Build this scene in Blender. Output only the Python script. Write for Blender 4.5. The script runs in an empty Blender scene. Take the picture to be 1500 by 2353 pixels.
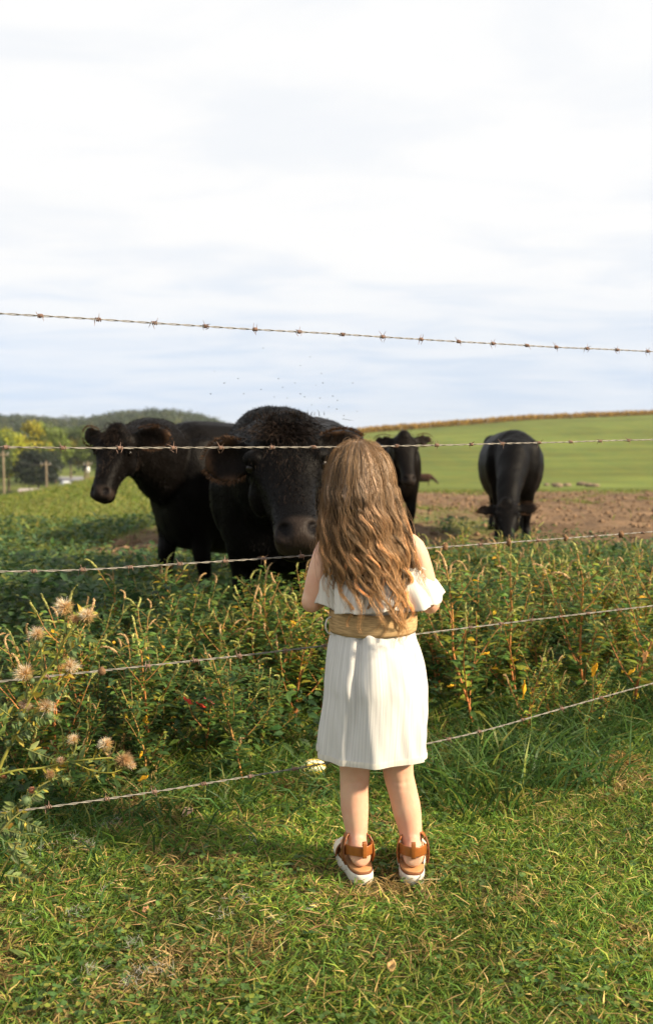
import bpy, bmesh, math, random
import numpy as np
from mathutils import Vector, Matrix

random.seed(7)
rng = np.random.default_rng(11)
scene = bpy.context.scene
C = scene.collection
R = math.radians

# ------------------------------------------------------------------ camera
H = 1.10                       # eye height of the crouching photographer
PITCH = R(4.784)
FPX = 2288.0                   # focal length in photograph pixels (35 mm on a 36 mm tall frame)
cam_data = bpy.data.cameras.new('camera')
cam = bpy.data.objects.new('camera', cam_data)
C.objects.link(cam)
cam.location = (0, 0, H)
cam.rotation_euler = (R(90) - PITCH, 0, 0)
cam_data.sensor_fit = 'VERTICAL'
cam_data.sensor_height = 36.0
cam_data.lens = 35.0
cam_data.clip_start = 0.05
cam_data.clip_end = 6000
cam_data.dof.use_dof = True
cam_data.dof.focus_distance = 2.45
cam_data.dof.aperture_fstop = 4.2
scene.camera = cam

# ------------------------------------------------------------------ sky and sun
SUN_EL, SUN_AZ = R(31), R(108)      # azimuth clockwise from +Y (view direction): behind the camera, to the right
sun_dir = Vector((math.sin(SUN_AZ) * math.cos(SUN_EL), math.cos(SUN_AZ) * math.cos(SUN_EL), math.sin(SUN_EL)))
world = bpy.data.worlds.new('World')
scene.world = world
world.use_nodes = True
wn, wl = world.node_tree.nodes, world.node_tree.links
wn.clear()
w_out = wn.new('ShaderNodeOutputWorld')
sky = wn.new('ShaderNodeTexSky')
sky.sky_type = 'NISHITA'
sky.sun_disc = False
sky.sun_elevation = SUN_EL
sky.sun_rotation = SUN_AZ
sky.altitude = 200
sky.air_density = 1.0
sky.dust_density = 0.1
sky.ozone_density = 3.0
bg_sky = wn.new('ShaderNodeBackground')
bg_sky.inputs['Strength'].default_value = 0.088
bg_cloud = wn.new('ShaderNodeBackground')
bg_cloud.inputs['Color'].default_value = (0.975, 0.985, 1.0, 1)
bg_cloud.inputs['Strength'].default_value = 0.495
tc = wn.new('ShaderNodeTexCoord')
sep = wn.new('ShaderNodeSeparateXYZ')
wl.new(tc.outputs['Generated'], sep.inputs[0])
def wmath(op, a, b=None, clamp=False):
    n = wn.new('ShaderNodeMath'); n.operation = op; n.use_clamp = clamp
    for i, v in enumerate((a, b)):
        if v is None: continue
        if isinstance(v, (int, float)): n.inputs[i].default_value = v
        else: wl.new(v, n.inputs[i])
    return n.outputs[0]
# the air is sampled a little above the skyline so that it stays blue instead of turning yellow in the dust
cv = wn.new('ShaderNodeCombineXYZ')
wl.new(sep.outputs['X'], cv.inputs[0]); wl.new(sep.outputs['Y'], cv.inputs[1]); wl.new(wmath('MAXIMUM', sep.outputs['Z'], 0.22), cv.inputs[2])
wl.new(cv.outputs[0], sky.inputs['Vector'])
wl.new(sky.outputs[0], bg_sky.inputs['Color'])
zz = wmath('ADD', wmath('MAXIMUM', sep.outputs['Z'], 0.0), 0.12)
comb = wn.new('ShaderNodeCombineXYZ')
wl.new(wmath('DIVIDE', sep.outputs['X'], zz), comb.inputs[0])
wl.new(wmath('MULTIPLY', wmath('DIVIDE', sep.outputs['Y'], zz), 1.7), comb.inputs[1])
noi = wn.new('ShaderNodeTexNoise')
noi.inputs['Scale'].default_value = 1.35
noi.inputs['Detail'].default_value = 6
noi.inputs['Roughness'].default_value = 0.56
noi.inputs['Distortion'].default_value = 0.5
wl.new(comb.outputs[0], noi.inputs['Vector'])
# the cloud sheet covers nearly everything; low on the horizon it thins to pale blue air
cover = wmath('ADD', wmath('MULTIPLY', sep.outputs['Z'], 4.6), 0.12)
cover = wmath('MINIMUM', cover, 1.02)
cover = wmath('ADD', cover, wmath('MULTIPLY', wmath('SUBTRACT', noi.outputs['Fac'], 0.5), 0.75), True)
crp = wn.new('ShaderNodeMix'); crp.data_type = 'RGBA'
crp.inputs[6].default_value = (0.93, 0.95, 0.98, 1); crp.inputs[7].default_value = (1.0, 1.0, 1.0, 1)
cmr = wn.new('ShaderNodeMapRange'); cmr.interpolation_type = 'SMOOTHSTEP'
cmr.inputs['From Min'].default_value = 0.34; cmr.inputs['From Max'].default_value = 0.56
wl.new(noi.outputs['Fac'], cmr.inputs['Value']); wl.new(cmr.outputs[0], crp.inputs[0]); wl.new(crp.outputs[2], bg_cloud.inputs['Color'])
mapr = wn.new('ShaderNodeMapRange')
mapr.interpolation_type = 'SMOOTHSTEP'
mapr.inputs['To Min'].default_value = 0.50
mapr.inputs['To Max'].default_value = 1.0
wl.new(cover, mapr.inputs['Value'])
mixw = wn.new('ShaderNodeMixShader')
wl.new(mapr.outputs[0], mixw.inputs[0])
wl.new(bg_sky.outputs[0], mixw.inputs[1])
wl.new(bg_cloud.outputs[0], mixw.inputs[2])
wl.new(mixw.outputs[0], w_out.inputs['Surface'])

sun_data = bpy.data.lights.new('sun', 'SUN')
sun_data.energy = 5.0
sun_data.angle = R(4.0)
sun_data.color = (1.0, 0.83, 0.60)
sun = bpy.data.objects.new('sun', sun_data)
C.objects.link(sun)
sun.location = sun_dir * 30
sun.rotation_euler = (-sun_dir).to_track_quat('-Z', 'Y').to_euler()

scene.view_settings.view_transform = 'Standard'
scene.view_settings.look = 'None'
scene.view_settings.exposure = 1.02
scene.view_settings.gamma = 1.0
scene.view_settings.use_curve_mapping = False
scene.cycles.use_denoising = True
scene.cycles.max_bounces = 6
scene.cycles.diffuse_bounces = 3
scene.cycles.glossy_bounces = 2
scene.cycles.transmission_bounces = 3
scene.cycles.transparent_max_bounces = 6
scene.cycles.caustics_reflective = False
scene.cycles.caustics_refractive = False

# ------------------------------------------------------------------ helpers
def W(px, py, Y):
    """point on the plane y=Y that stands where the photograph has pixel (px, py)"""
    u, v = (px - 750.0) / FPX, (py - 1176.5) / FPX
    dy = math.cos(PITCH) - v * math.sin(PITCH)
    dz = -math.sin(PITCH) - v * math.cos(PITCH)
    return Vector((u * Y / dy, Y, H + Y * dz / dy))

def smooth(a, b, x):
    t = np.clip((x - a) / (b - a), 0, 1)
    return t * t * (3 - 2 * t)

def tag(o, label=None, cat=None, group=None, kind=None):
    if label: o['label'] = label
    if cat: o['category'] = cat
    if group: o['group'] = group
    if kind: o['kind'] = kind
    return o

def empty(name, loc=(0, 0, 0), rz=0.0, parent=None):
    o = bpy.data.objects.new(name, None)
    C.objects.link(o)
    o.empty_display_size = 0.05
    o.location = loc
    o.rotation_euler = (0, 0, rz)
    if parent: o.parent = parent
    return o

def mesh_data(name, V, faces, mat=None, shade=True, col=None, uv=None):
    """V (n,3); faces: list of int arrays (m,3) or (m,4); col (n,3) per-vertex colour"""
    me = bpy.data.meshes.new(name)
    V = np.asarray(V, dtype=np.float32).reshape(-1, 3)
    faces = [np.asarray(f, dtype=np.int32) for f in faces if len(f)]
    nl = sum(f.size for f in faces)
    npoly = sum(len(f) for f in faces)
    me.vertices.add(len(V))
    me.vertices.foreach_set('co', V.ravel())
    me.loops.add(nl)
    me.polygons.add(npoly)
    me.loops.foreach_set('vertex_index', np.concatenate([f.ravel() for f in faces]))
    sizes = np.concatenate([np.full(len(f), f.shape[1], dtype=np.int32) for f in faces])
    starts = np.concatenate([[0], np.cumsum(sizes)[:-1]]).astype(np.int32)
    me.polygons.foreach_set('loop_start', starts)
    me.update(calc_edges=True)
    me.polygons.foreach_set('use_smooth', np.full(npoly, bool(shade)))
    if col is not None:
        at = me.color_attributes.new('col', 'FLOAT_COLOR', 'POINT')
        c4 = np.ones((len(V), 4), dtype=np.float32)
        c4[:, :3] = col
        at.data.foreach_set('color', c4.ravel())
    if uv is not None:
        at = me.attributes.new('uvw', 'FLOAT_VECTOR', 'POINT')
        u3 = np.zeros((len(V), 3), dtype=np.float32)
        u3[:, :2] = uv
        at.data.foreach_set('vector', u3.ravel())
    if mat: me.materials.append(mat)
    me.validate()
    return me

def obj(name, me, parent=None, loc=None):
    o = bpy.data.objects.new(name, me)
    C.objects.link(o)
    if parent: o.parent = parent
    if loc is not None: o.location = loc
    return o

def cat_parts(parts):
    """join (V, [faces]) tuples into one (V, [faces])"""
    Vs, Fs, off = [], [], 0
    for V, F in parts:
        V = np.asarray(V, float)
        Vs.append(V)
        for f in F:
            if len(f): Fs.append(np.asarray(f) + off)
        off += len(V)
    t = [f for f in Fs if f.shape[1] == 3]; q = [f for f in Fs if f.shape[1] == 4]
    out = []
    if t: out.append(np.concatenate(t))
    if q: out.append(np.concatenate(q))
    return np.concatenate(Vs), out

def catmull(P, m):
    """P (k,d) -> smoothed (…,d) with m steps per span"""
    P = np.asarray(P, float)
    Q = np.vstack([2 * P[0] - P[1], P, 2 * P[-1] - P[-2]])
    out = []
    for i in range(1, len(Q) - 2):
        p0, p1, p2, p3 = Q[i - 1], Q[i], Q[i + 1], Q[i + 2]
        for s in range(m):
            t = s / m
            out.append(0.5 * ((2 * p1) + (-p0 + p2) * t + (2 * p0 - 5 * p1 + 4 * p2 - p3) * t * t + (-p0 + 3 * p1 - 3 * p2 + p3) * t ** 3))
    out.append(P[-1])
    return np.array(out)

def loft(st, n=14, up=(0, 0, 1), m=3, power=2.0, cap=True):
    """st rows: x y z half_width half_up half_down ; rings across the path, closed ends"""
    st = np.array([list(s) + [s[4]] if len(s) == 5 else list(s) for s in st], float)
    S = catmull(st, m) if m > 1 else st
    S[:, 3:] = np.maximum(S[:, 3:], 1e-4)
    c = S[:, :3]
    T = np.gradient(c, axis=0)
    T /= np.linalg.norm(T, axis=1, keepdims=True) + 1e-12
    up = np.asarray(up, float)
    Rt = np.cross(T, up); Rt /= np.linalg.norm(Rt, axis=1, keepdims=True) + 1e-12
    U = np.cross(Rt, T)
    a = np.linspace(0, 2 * np.pi, n, endpoint=False)
    ca, sa = np.cos(a), np.sin(a)
    e = 2.0 / power
    ca2 = np.sign(ca) * np.abs(ca) ** e; sa2 = np.sign(sa) * np.abs(sa) ** e
    k = len(S)
    hv = np.where(sa2[None, :] >= 0, S[:, 4:5] * sa2[None, :], S[:, 5:6] * sa2[None, :])
    V = c[:, None, :] + Rt[:, None, :] * (S[:, 3:4] * ca2[None, :])[..., None] + U[:, None, :] * hv[..., None]
    V = V.reshape(-1, 3)
    i, j = np.meshgrid(np.arange(k - 1), np.arange(n), indexing='ij')
    j2 = (j + 1) % n
    Q = np.stack([i * n + j, i * n + j2, (i + 1) * n + j2, (i + 1) * n + j], -1).reshape(-1, 4)
    F = [Q]
    if cap:
        V = np.vstack([V, c[0], c[-1]])
        jj = np.arange(n); j2 = (jj + 1) % n
        F.append(np.concatenate([np.stack([np.full(n, k * n), j2, jj], -1),
                                 np.stack([np.full(n, k * n + 1), (k - 1) * n + jj, (k - 1) * n + j2], -1)]))
    return V, F

def ellipsoid(c, r, n=14, mm=9, rot=None):
    th = np.linspace(0, np.pi, mm)
    V = []
    for t in th[1:-1]:
        a = np.linspace(0, 2 * np.pi, n, endpoint=False)
        V.append(np.stack([np.sin(t) * np.cos(a), np.sin(t) * np.sin(a), np.full(n, np.cos(t))], -1))
    V = np.concatenate(V + [np.array([[0, 0, 1.0], [0, 0, -1.0]])]) * np.asarray(r, float)
    if rot is not None: V = V @ np.array(Matrix(rot).to_3x3()).T
    V = V + np.asarray(c, float)
    k = mm - 2
    i, j = np.meshgrid(np.arange(k - 1), np.arange(n), indexing='ij')
    j2 = (j + 1) % n
    Q = np.stack([i * n + j, (i + 1) * n + j, (i + 1) * n + j2, i * n + j2], -1).reshape(-1, 4)
    jj = np.arange(n); j2 = (jj + 1) % n
    T = np.concatenate([np.stack([np.full(n, k * n), jj, j2], -1),
                        np.stack([np.full(n, k * n + 1), (k - 1) * n + j2, (k - 1) * n + jj], -1)])
    return V, [Q, T]

def box(c, d, rz=0.0):
    V = np.array([[x, y, z] for x in (-.5, .5) for y in (-.5, .5) for z in (-.5, .5)]) * np.asarray(d, float)
    V = V @ np.array(Matrix.Rotation(rz, 3, 'Z')).T + np.asarray(c, float)
    F = np.array([[0, 1, 3, 2], [4, 6, 7, 5], [0, 4, 5, 1], [2, 3, 7, 6], [0, 2, 6, 4], [1, 5, 7, 3]])
    return V, [F]

def tubes(P, rad, n=3):
    """P (S,K,3) strand paths, rad (S,K) -> mesh of n-sided tubes"""
    S, K, _ = P.shape
    T = np.gradient(P, axis=1)
    T /= np.linalg.norm(T, axis=2, keepdims=True) + 1e-12
    ref = np.array([0.31, 0.87, 0.38])
    A = np.cross(T, ref); A /= np.linalg.norm(A, axis=2, keepdims=True) + 1e-9
    B = np.cross(T, A)
    a = np.linspace(0, 2 * np.pi, n, endpoint=False)
    V = P[:, :, None, :] + rad[:, :, None, None] * (A[:, :, None, :] * np.cos(a)[None, None, :, None] + B[:, :, None, :] * np.sin(a)[None, None, :, None])
    s, k, j = np.meshgrid(np.arange(S), np.arange(K - 1), np.arange(n), indexing='ij')
    j2 = (j + 1) % n
    base = s * K * n
    Q = np.stack([base + k * n + j, base + k * n + j2, base + (k + 1) * n + j2, base + (k + 1) * n + j], -1).reshape(-1, 4)
    return V.reshape(-1, 3), [Q]

def tube(path, r, n=8, m=3):
    path = np.asarray(path, float)
    r = np.broadcast_to(np.asarray(r, float), (len(path),))
    S = catmull(np.column_stack([path, r]), m)
    return tubes(S[None, :, :3], S[None, :, 3], n)

def fuse(parts, voxel, iters=6, name='fused', factor=0.5):
    """one continuous skin over overlapping closed solids"""
    V, F = cat_parts(parts)
    me = mesh_data(name + '_tmp', V, F)
    bm = bmesh.new(); bm.from_mesh(me)
    bmesh.ops.recalc_face_normals(bm, faces=bm.faces)
    bm.to_mesh(me); bm.free()
    o = bpy.data.objects.new(name + '_tmp', me); C.objects.link(o)
    md = o.modifiers.new('r', 'REMESH'); md.mode = 'VOXEL'; md.voxel_size = voxel; md.use_smooth_shade = True
    if iters:
        sm = o.modifiers.new('s', 'SMOOTH'); sm.factor = factor; sm.iterations = iters
    dg = bpy.context.evaluated_depsgraph_get()
    out = bpy.data.meshes.new_from_object(o.evaluated_get(dg))
    out.name = name
    bpy.data.objects.remove(o); bpy.data.meshes.remove(me)
    out.polygons.foreach_set('use_smooth', np.ones(len(out.polygons), dtype=bool))
    return out

def get_verts(me):
    a = np.empty(len(me.vertices) * 3, dtype=np.float32); me.vertices.foreach_get('co', a)
    return a.reshape(-1, 3)

def set_verts(me, V):
    me.vertices.foreach_set('co', np.asarray(V, np.float32).ravel()); me.update()

def set_col(me, col):
    at = me.color_attributes.get('col') or me.color_attributes.new('col', 'FLOAT_COLOR', 'POINT')
    c4 = np.ones((len(me.vertices), 4), np.float32); c4[:, :3] = col
    at.data.foreach_set('color', c4.ravel())

def sample_surface(me, n, weight=None):
    """n random points with normals on a mesh"""
    me.calc_loop_triangles()
    t = np.empty(len(me.loop_triangles) * 3, np.int32); me.loop_triangles.foreach_get('vertices', t); t = t.reshape(-1, 3)
    V = get_verts(me).astype(float)
    a, b, c = V[t[:, 0]], V[t[:, 1]], V[t[:, 2]]
    N = np.cross(b - a, c - a); area = np.linalg.norm(N, axis=1)
    w = area.copy()
    if weight is not None: w = w * weight((a + b + c) / 3)
    idx = rng.choice(len(t), n, p=w / w.sum())
    r1, r2 = np.sqrt(rng.random(n)), rng.random(n)
    P = a[idx] * (1 - r1)[:, None] + b[idx] * (r1 * (1 - r2))[:, None] + c[idx] * (r1 * r2)[:, None]
    Nn = N[idx] / (area[idx][:, None] + 1e-12)
    return P, Nn

def vnoise(x, y, seed=0):
    """smooth value noise"""
    x = np.asarray(x, float); y = np.asarray(y, float)
    xi, yi = np.floor(x).astype(np.int64), np.floor(y).astype(np.int64)
    xf, yf = x - xi, y - yi
    u, v = xf * xf * (3 - 2 * xf), yf * yf * (3 - 2 * yf)
    def h(a, b):
        n = (a * 374761393 + b * 668265263 + seed * 1442695041) & 0xffffffff
        n = ((n ^ (n >> 13)) * 1274126177) & 0xffffffff
        return ((n ^ (n >> 16)) & 0xffff) / 65535.0
    return (h(xi, yi) * (1 - u) + h(xi + 1, yi) * u) * (1 - v) + (h(xi, yi + 1) * (1 - u) + h(xi + 1, yi + 1) * u) * v

# ------------------------------------------------------------------ materials
def nmat(name):
    m = bpy.data.materials.new(name); m.use_nodes = True
    nt = m.node_tree
    return m, nt.nodes, nt.links, nt.nodes['Principled BSDF']

def simple_mat(name, color, rough=0.8, spec=0.3, var=0.25, scale=30.0, bump=0.0, bscale=200.0, metallic=0.0, attr=None, sss=0.0, trans=0.0, sheen=0.0, stretch=None, bdist=0.002):
    """Principled with noise-driven value variation, optional per-vertex colour, fine relief and translucency"""
    m, N, L, P = nmat(name)
    P.inputs['Roughness'].default_value = rough
    P.inputs['Specular IOR Level'].default_value = spec
    P.inputs['Metallic'].default_value = metallic
    t = N.new('ShaderNodeTexCoord')
    vec = t.outputs['Object']
    if stretch:
        mp = N.new('ShaderNodeMapping'); mp.inputs['Scale'].default_value = stretch
        L.new(vec, mp.inputs['Vector']); vec = mp.outputs[0]
    nz = N.new('ShaderNodeTexNoise'); nz.inputs['Scale'].default_value = scale; nz.inputs['Detail'].default_value = 4
    L.new(vec, nz.inputs['Vector'])
    mr = N.new('ShaderNodeMapRange'); mr.inputs['From Min'].default_value = 0.25; mr.inputs['From Max'].default_value = 0.75
    mr.inputs['To Min'].default_value = 1 - var; mr.inputs['To Max'].default_value = 1 + var
    L.new(nz.outputs['Fac'], mr.inputs['Value'])
    mx = N.new('ShaderNodeMix'); mx.data_type = 'RGBA'; mx.blend_type = 'MULTIPLY'; mx.inputs[0].default_value = 1.0
    if attr:
        at = N.new('ShaderNodeAttribute'); at.attribute_name = attr
        L.new(at.outputs['Color'], mx.inputs[6])
    else:
        mx.inputs[6].default_value = (*color, 1)
    L.new(mr.outputs[0], mx.inputs[7])
    cout = mx.outputs[2]
    L.new(cout, P.inputs['Base Color'])
    if sheen:
        P.inputs['Sheen Weight'].default_value = sheen
    if sss:
        P.inputs['Subsurface Weight'].default_value = sss
        P.inputs['Subsurface Radius'].default_value = (1.0, 0.35, 0.2)
        P.inputs['Subsurface Scale'].default_value = 0.006
    if bump:
        n2 = N.new('ShaderNodeTexNoise'); n2.inputs['Scale'].default_value = bscale; n2.inputs['Detail'].default_value = 3
        L.new(vec, n2.inputs['Vector'])
        bp = N.new('ShaderNodeBump'); bp.inputs['Strength'].default_value = bump; bp.inputs['Distance'].default_value = bdist
        L.new(n2.outputs['Fac'], bp.inputs['Height']); L.new(bp.outputs[0], P.inputs['Normal'])
    if trans:
        tr = N.new('ShaderNodeBsdfTranslucent'); L.new(cout, tr.inputs['Color'])
        ms = N.new('ShaderNodeMixShader'); ms.inputs[0].default_value = trans
        L.new(P.outputs[0], ms.inputs[1]); L.new(tr.outputs[0], ms.inputs[2])
        L.new(ms.outputs[0], N['Material Output'].inputs['Surface'])
    return m

M_LEAF = simple_mat('leaf_green', (0.05, 0.1, 0.03), rough=0.55, spec=0.3, var=0.2, scale=25, attr='col', trans=0.4)
M_GRASS = simple_mat('grass_blade', (0.05, 0.1, 0.03), rough=0.6, spec=0.25, var=0.15, scale=12, attr='col', trans=0.4)
M_STEM = simple_mat('plant_stem', (0.3, 0.12, 0.05), rough=0.6, spec=0.25, var=0.3, scale=60, attr='col')
# ------------------------------------------------------------------ terrain
A_K = np.array([-0.60, -0.33, -0.275, -0.232, -0.10, 0.0, 0.044, 0.20, 0.33, 0.60])
E_K = np.array([-0.098, -0.0775, -0.066, -0.0530, -0.040, -0.0110, -0.0040, 0.0085, 0.0140, 0.0170])   # tangent of the crest's elevation
Y_K = np.array([26., 30., 34., 38., 60., 200., 230., 255., 265., 290.])                               # distance of the crest

def ground_z(x, y):
    x = np.asarray(x, float); y = np.asarray(y, float)
    a = np.clip(x / np.maximum(y, 1.0), -0.6, 0.6)
    e = np.interp(a, A_K, E_K); yc = np.interp(a, A_K, Y_K)
    zc = H + yc * e
    wl_ = smooth(-0.03, -0.15, a)
    # left: the field falls gently to a near crest, then to the valley with the road
    t = np.clip((y - 11.0) / (np.minimum(yc, 60) - 11.0), 0, 1)
    zl = np.minimum(zc, 0) * (t * t * (1.6 - 0.6 * t))
    zl = zl + (-10.5 - zl) * smooth(yc, yc + 75, y)
    # right: falls past the bare soil, then climbs the long green hillside to the corn
    zr = np.interp(y, [0, 11, 14, 40, 70, 92, 110], [0, 0, -0.10, -1.45, -3.15, -4.1, -4.15])
    t = np.clip((y - 100.0) / (yc - 100.0), 0, 1)
    zr = zr + (zc + 4.15) * (0.35 * t + 0.65 * t * t * (3 - 2 * t)) * np.where(yc > 120, 1, 0)
    zr = zr - smooth(yc * 1.06, yc * 1.06 + 120, y) * 6.0
    z = wl_ * zl + (1 - wl_) * zr
    # wooded hill far away on the left
    hill = smooth(330, 700, y) * wl_
    hp = np.interp(a, [-0.6, -0.42, -0.33, -0.27, -0.235, -0.21, -0.16, -0.12, -0.09, 0.0], [17, 17, 15.5, 13, 12.5, 17, 19, 16.5, 13, 7.0])
    z = z + hill * hp * 1.0
    # small unevenness
    z = z + 0.06 * (vnoise(x * 0.35, y * 0.35, 3) - 0.5) * smooth(5, 14, y)
    dirt = dirt_mask(x, y)
    z = z + dirt * 0.10 * (vnoise(x * 1.7, y * 1.3, 5) - 0.5) + dirt * 0.06 * (vnoise(x * 5.1, y * 4.3, 6) - 0.5)
    return z

def dirt_mask(x, y):
    n = 3.0 * (vnoise(np.asarray(x) * 0.45, np.asarray(y) * 0.45, 9) - 0.5) + 1.2 * (vnoise(np.asarray(x) * 1.6, np.asarray(y) * 1.6, 10) - 0.5)
    m = smooth(8.6, 9.8, y + n * 0.45) * (1 - smooth(34.0, 46.0, y + n * 4)) * smooth(-0.6, 1.6, x + n)
    m2 = smooth(8.0, 9.0, y + n * 0.5) * (1 - smooth(11.0, 12.0, y + n * 0.4)) * smooth(-2.2, -1.5, x + n * 0.25) * (1 - smooth(1.0, 1.6, x))
    return np.maximum(m, m2)

th = np.concatenate([np.arange(-180, -40, 4.0), np.arange(-40, -24, 1.0), np.arange(-24, 24, 0.2), np.arange(24, 40, 1.0), np.arange(40, 180, 4.0)])
rr = np.concatenate([np.linspace(0.3, 8, 60), np.linspace(8, 20, 130)[1:], np.geomspace(20, 300, 170)[1:], np.geomspace(300, 3500, 60)[1:]])
TH, RR = np.meshgrid(np.radians(th), rr, indexing='ij')
X, Y = RR * np.sin(TH), RR * np.cos(TH)
Z = ground_z(X, Y)
nt_, nr_ = len(th), len(rr)
Vg = np.stack([X, Y, Z], -1).reshape(-1, 3)
i, j = np.meshgrid(np.arange(nt_), np.arange(nr_ - 1), indexing='ij')
i2 = (i + 1) % nt_
Qg = np.stack([i * nr_ + j, i2 * nr_ + j, i2 * nr_ + j + 1, i * nr_ + j + 1], -1).reshape(-1, 4)[:, ::-1]
Vg = np.vstack([Vg, [[0, 0, 0]]])
ii = np.arange(nt_)
Tg = np.stack([np.full(nt_, len(Vg) - 1), ii * nr_, ((ii + 1) % nt_) * nr_], -1)[:, ::-1]
dm = dirt_mask(Vg[:, 0], Vg[:, 1])
far = smooth(12, 30, Vg[:, 1])
gx, gy = Vg[:, 0], Vg[:, 1]
n1 = vnoise(gx * 0.22, gy * 0.22, 21)[:, None]; n2 = vnoise(gx * 0.9, gy * 0.7, 22)[:, None]
n3 = (0.6 * vnoise(gx * 0.03, gy * 0.07, 23) + 0.4 * vnoise(gx * 0.12, gy * 0.3, 24))[:, None]
rows_ = (.86 + .28 * vnoise(gx * .025 + gy * .004, gy * .42, 26))[:, None] * (.9 + .2 * vnoise(gx * .25, gy * .06, 27))[:, None]
turf = np.array([0.105, 0.122, 0.030]) * (0.75 + 0.5 * n2) * np.array([1, 1, 1]) + np.array([0.035, 0.018, 0.0]) * n1
pasture = rows_ * np.array([0.090, 0.126, 0.026]) * (0.55 + 0.9 * n3) + np.array([0.035, 0.014, 0.0]) * n2
colg = turf * (1 - far[:, None]) + pasture * far[:, None]
near = (1 - smooth(4.2, 6.0, gy))[:, None]
colg = colg * (1 - near) + np.array([0.080, 0.070, 0.026]) * near * (0.7 + 0.6 * n2)
soil = np.array([0.165, 0.106, 0.062]) * (0.65 + 0.55 * vnoise(gx * 2.2, gy * 1.4, 31)[:, None])
colg = colg * (1 - dm[:, None]) + soil * dm[:, None]
m_ground, N, L, P = nmat('pasture_ground')
at = N.new('ShaderNodeAttribute'); at.attribute_name = 'col'
t = N.new('ShaderNodeTexCoord')
nz = N.new('ShaderNodeTexNoise'); nz.inputs['Scale'].default_value = 9; nz.inputs['Detail'].default_value = 8; nz.inputs['Roughness'].default_value = 0.65
L.new(t.outputs['Object'], nz.inputs['Vector'])
mr = N.new('ShaderNodeMapRange'); mr.inputs['From Min'].default_value = 0.3; mr.inputs['From Max'].default_value = 0.7; mr.inputs['To Min'].default_value = 0.62; mr.inputs['To Max'].default_value = 1.3
L.new(nz.outputs['Fac'], mr.inputs['Value'])
mx = N.new('ShaderNodeMix'); mx.data_type = 'RGBA'; mx.blend_type = 'MULTIPLY'; mx.inputs[0].default_value = 1
L.new(at.outputs['Color'], mx.inputs[6]); L.new(mr.outputs[0], mx.inputs[7]); L.new(mx.outputs[2], P.inputs['Base Color'])
P.inputs['Roughness'].default_value = 0.95; P.inputs['Specular IOR Level'].default_value = 0.1
bp = N.new('ShaderNodeBump'); bp.inputs['Strength'].default_value = 0.6; bp.inputs['Distance'].default_value = 0.05
L.new(nz.outputs['Fac'], bp.inputs['Height']); L.new(bp.outputs[0], P.inputs['Normal'])
ground = obj('ground', mesh_data('ground', Vg, [Qg, Tg], m_ground, True, colg))
tag(ground, kind='structure')

# road in the valley on the left
m_road = simple_mat('road_asphalt', (0.20, 0.20, 0.21), rough=0.9, var=0.15, scale=2.0)
rp = catmull(np.array([[-110, 96], [-74, 120], [-52, 142], [-44.5, 165], [-50, 200], [-62, 240.]]), 10)
tn = np.gradient(rp, axis=0); tn /= np.linalg.norm(tn, axis=1, keepdims=True)
sd = np.stack([tn[:, 1], -tn[:, 0]], -1)
Vr = []
for s in (-3.0, -1.0, 1.0, 3.0):
    q = rp + sd * s
    Vr.append(np.column_stack([q, ground_z(q[:, 0], q[:, 1]) + 0.12]))
Vr = np.stack(Vr, 1).reshape(-1, 3); k = len(rp)
i, j = np.meshgrid(np.arange(k - 1), np.arange(3), indexing='ij')
Qr = np.stack([i * 4 + j, i * 4 + j + 1, (i + 1) * 4 + j + 1, (i + 1) * 4 + j], -1).reshape(-1, 4)
road = obj('road', mesh_data('road', Vr, [Qr], m_road))
tag(road, kind='structure')
# ------------------------------------------------------------------ trees, wood, poles, barn far away
def leaf_cloud(centers, sizes, n_each, leaf, cols, seed=0, squash=0.85):
    """many small leaf-clump faces spread through blobs; returns V,F,col"""
    g = np.random.default_rng(seed)
    centers = np.asarray(centers, float); sizes = np.asarray(sizes, float); cols = np.asarray(cols, float)
    k = len(centers)
    idx = np.repeat(np.arange(k), n_each); n = len(idx)
    d = g.normal(size=(n, 3)); d /= np.linalg.norm(d, axis=1, keepdims=True)
    r = g.random(n) ** 0.45
    r *= 0.8 + 0.45 * vnoise(d[:, 0] * 3 + idx * 7.3, d[:, 1] * 3 + d[:, 2] * 4.1, 2)
    P = centers[idx] + d * (r * sizes[idx])[:, None] * np.array([1, 1, squash])
    nrm = d + g.normal(size=(n, 3)) * 0.6; nrm[:, 2] += 0.35; nrm /= np.linalg.norm(nrm, axis=1, keepdims=True)
    a = np.cross(nrm, g.normal(size=(n, 3))); a /= np.linalg.norm(a, axis=1, keepdims=True)
    b = np.cross(nrm, a)
    s = (leaf * (0.6 + 0.8 * g.random(n)))[:, None] if np.isscalar(leaf) else (leaf[idx] * (0.6 + 0.8 * g.random(n)))[:, None]
    V = np.stack([P - a * s, P - b * s * 0.6, P + a * s + nrm * s * 0.2, P + b * s * 0.6], 1).reshape(-1, 3)
    F = np.arange(4 * n).reshape(-1, 4)
    c = cols[idx] * (0.7 + 0.6 * g.random(n))[:, None]
    return V, [F], np.repeat(c, 4, axis=0)

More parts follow.
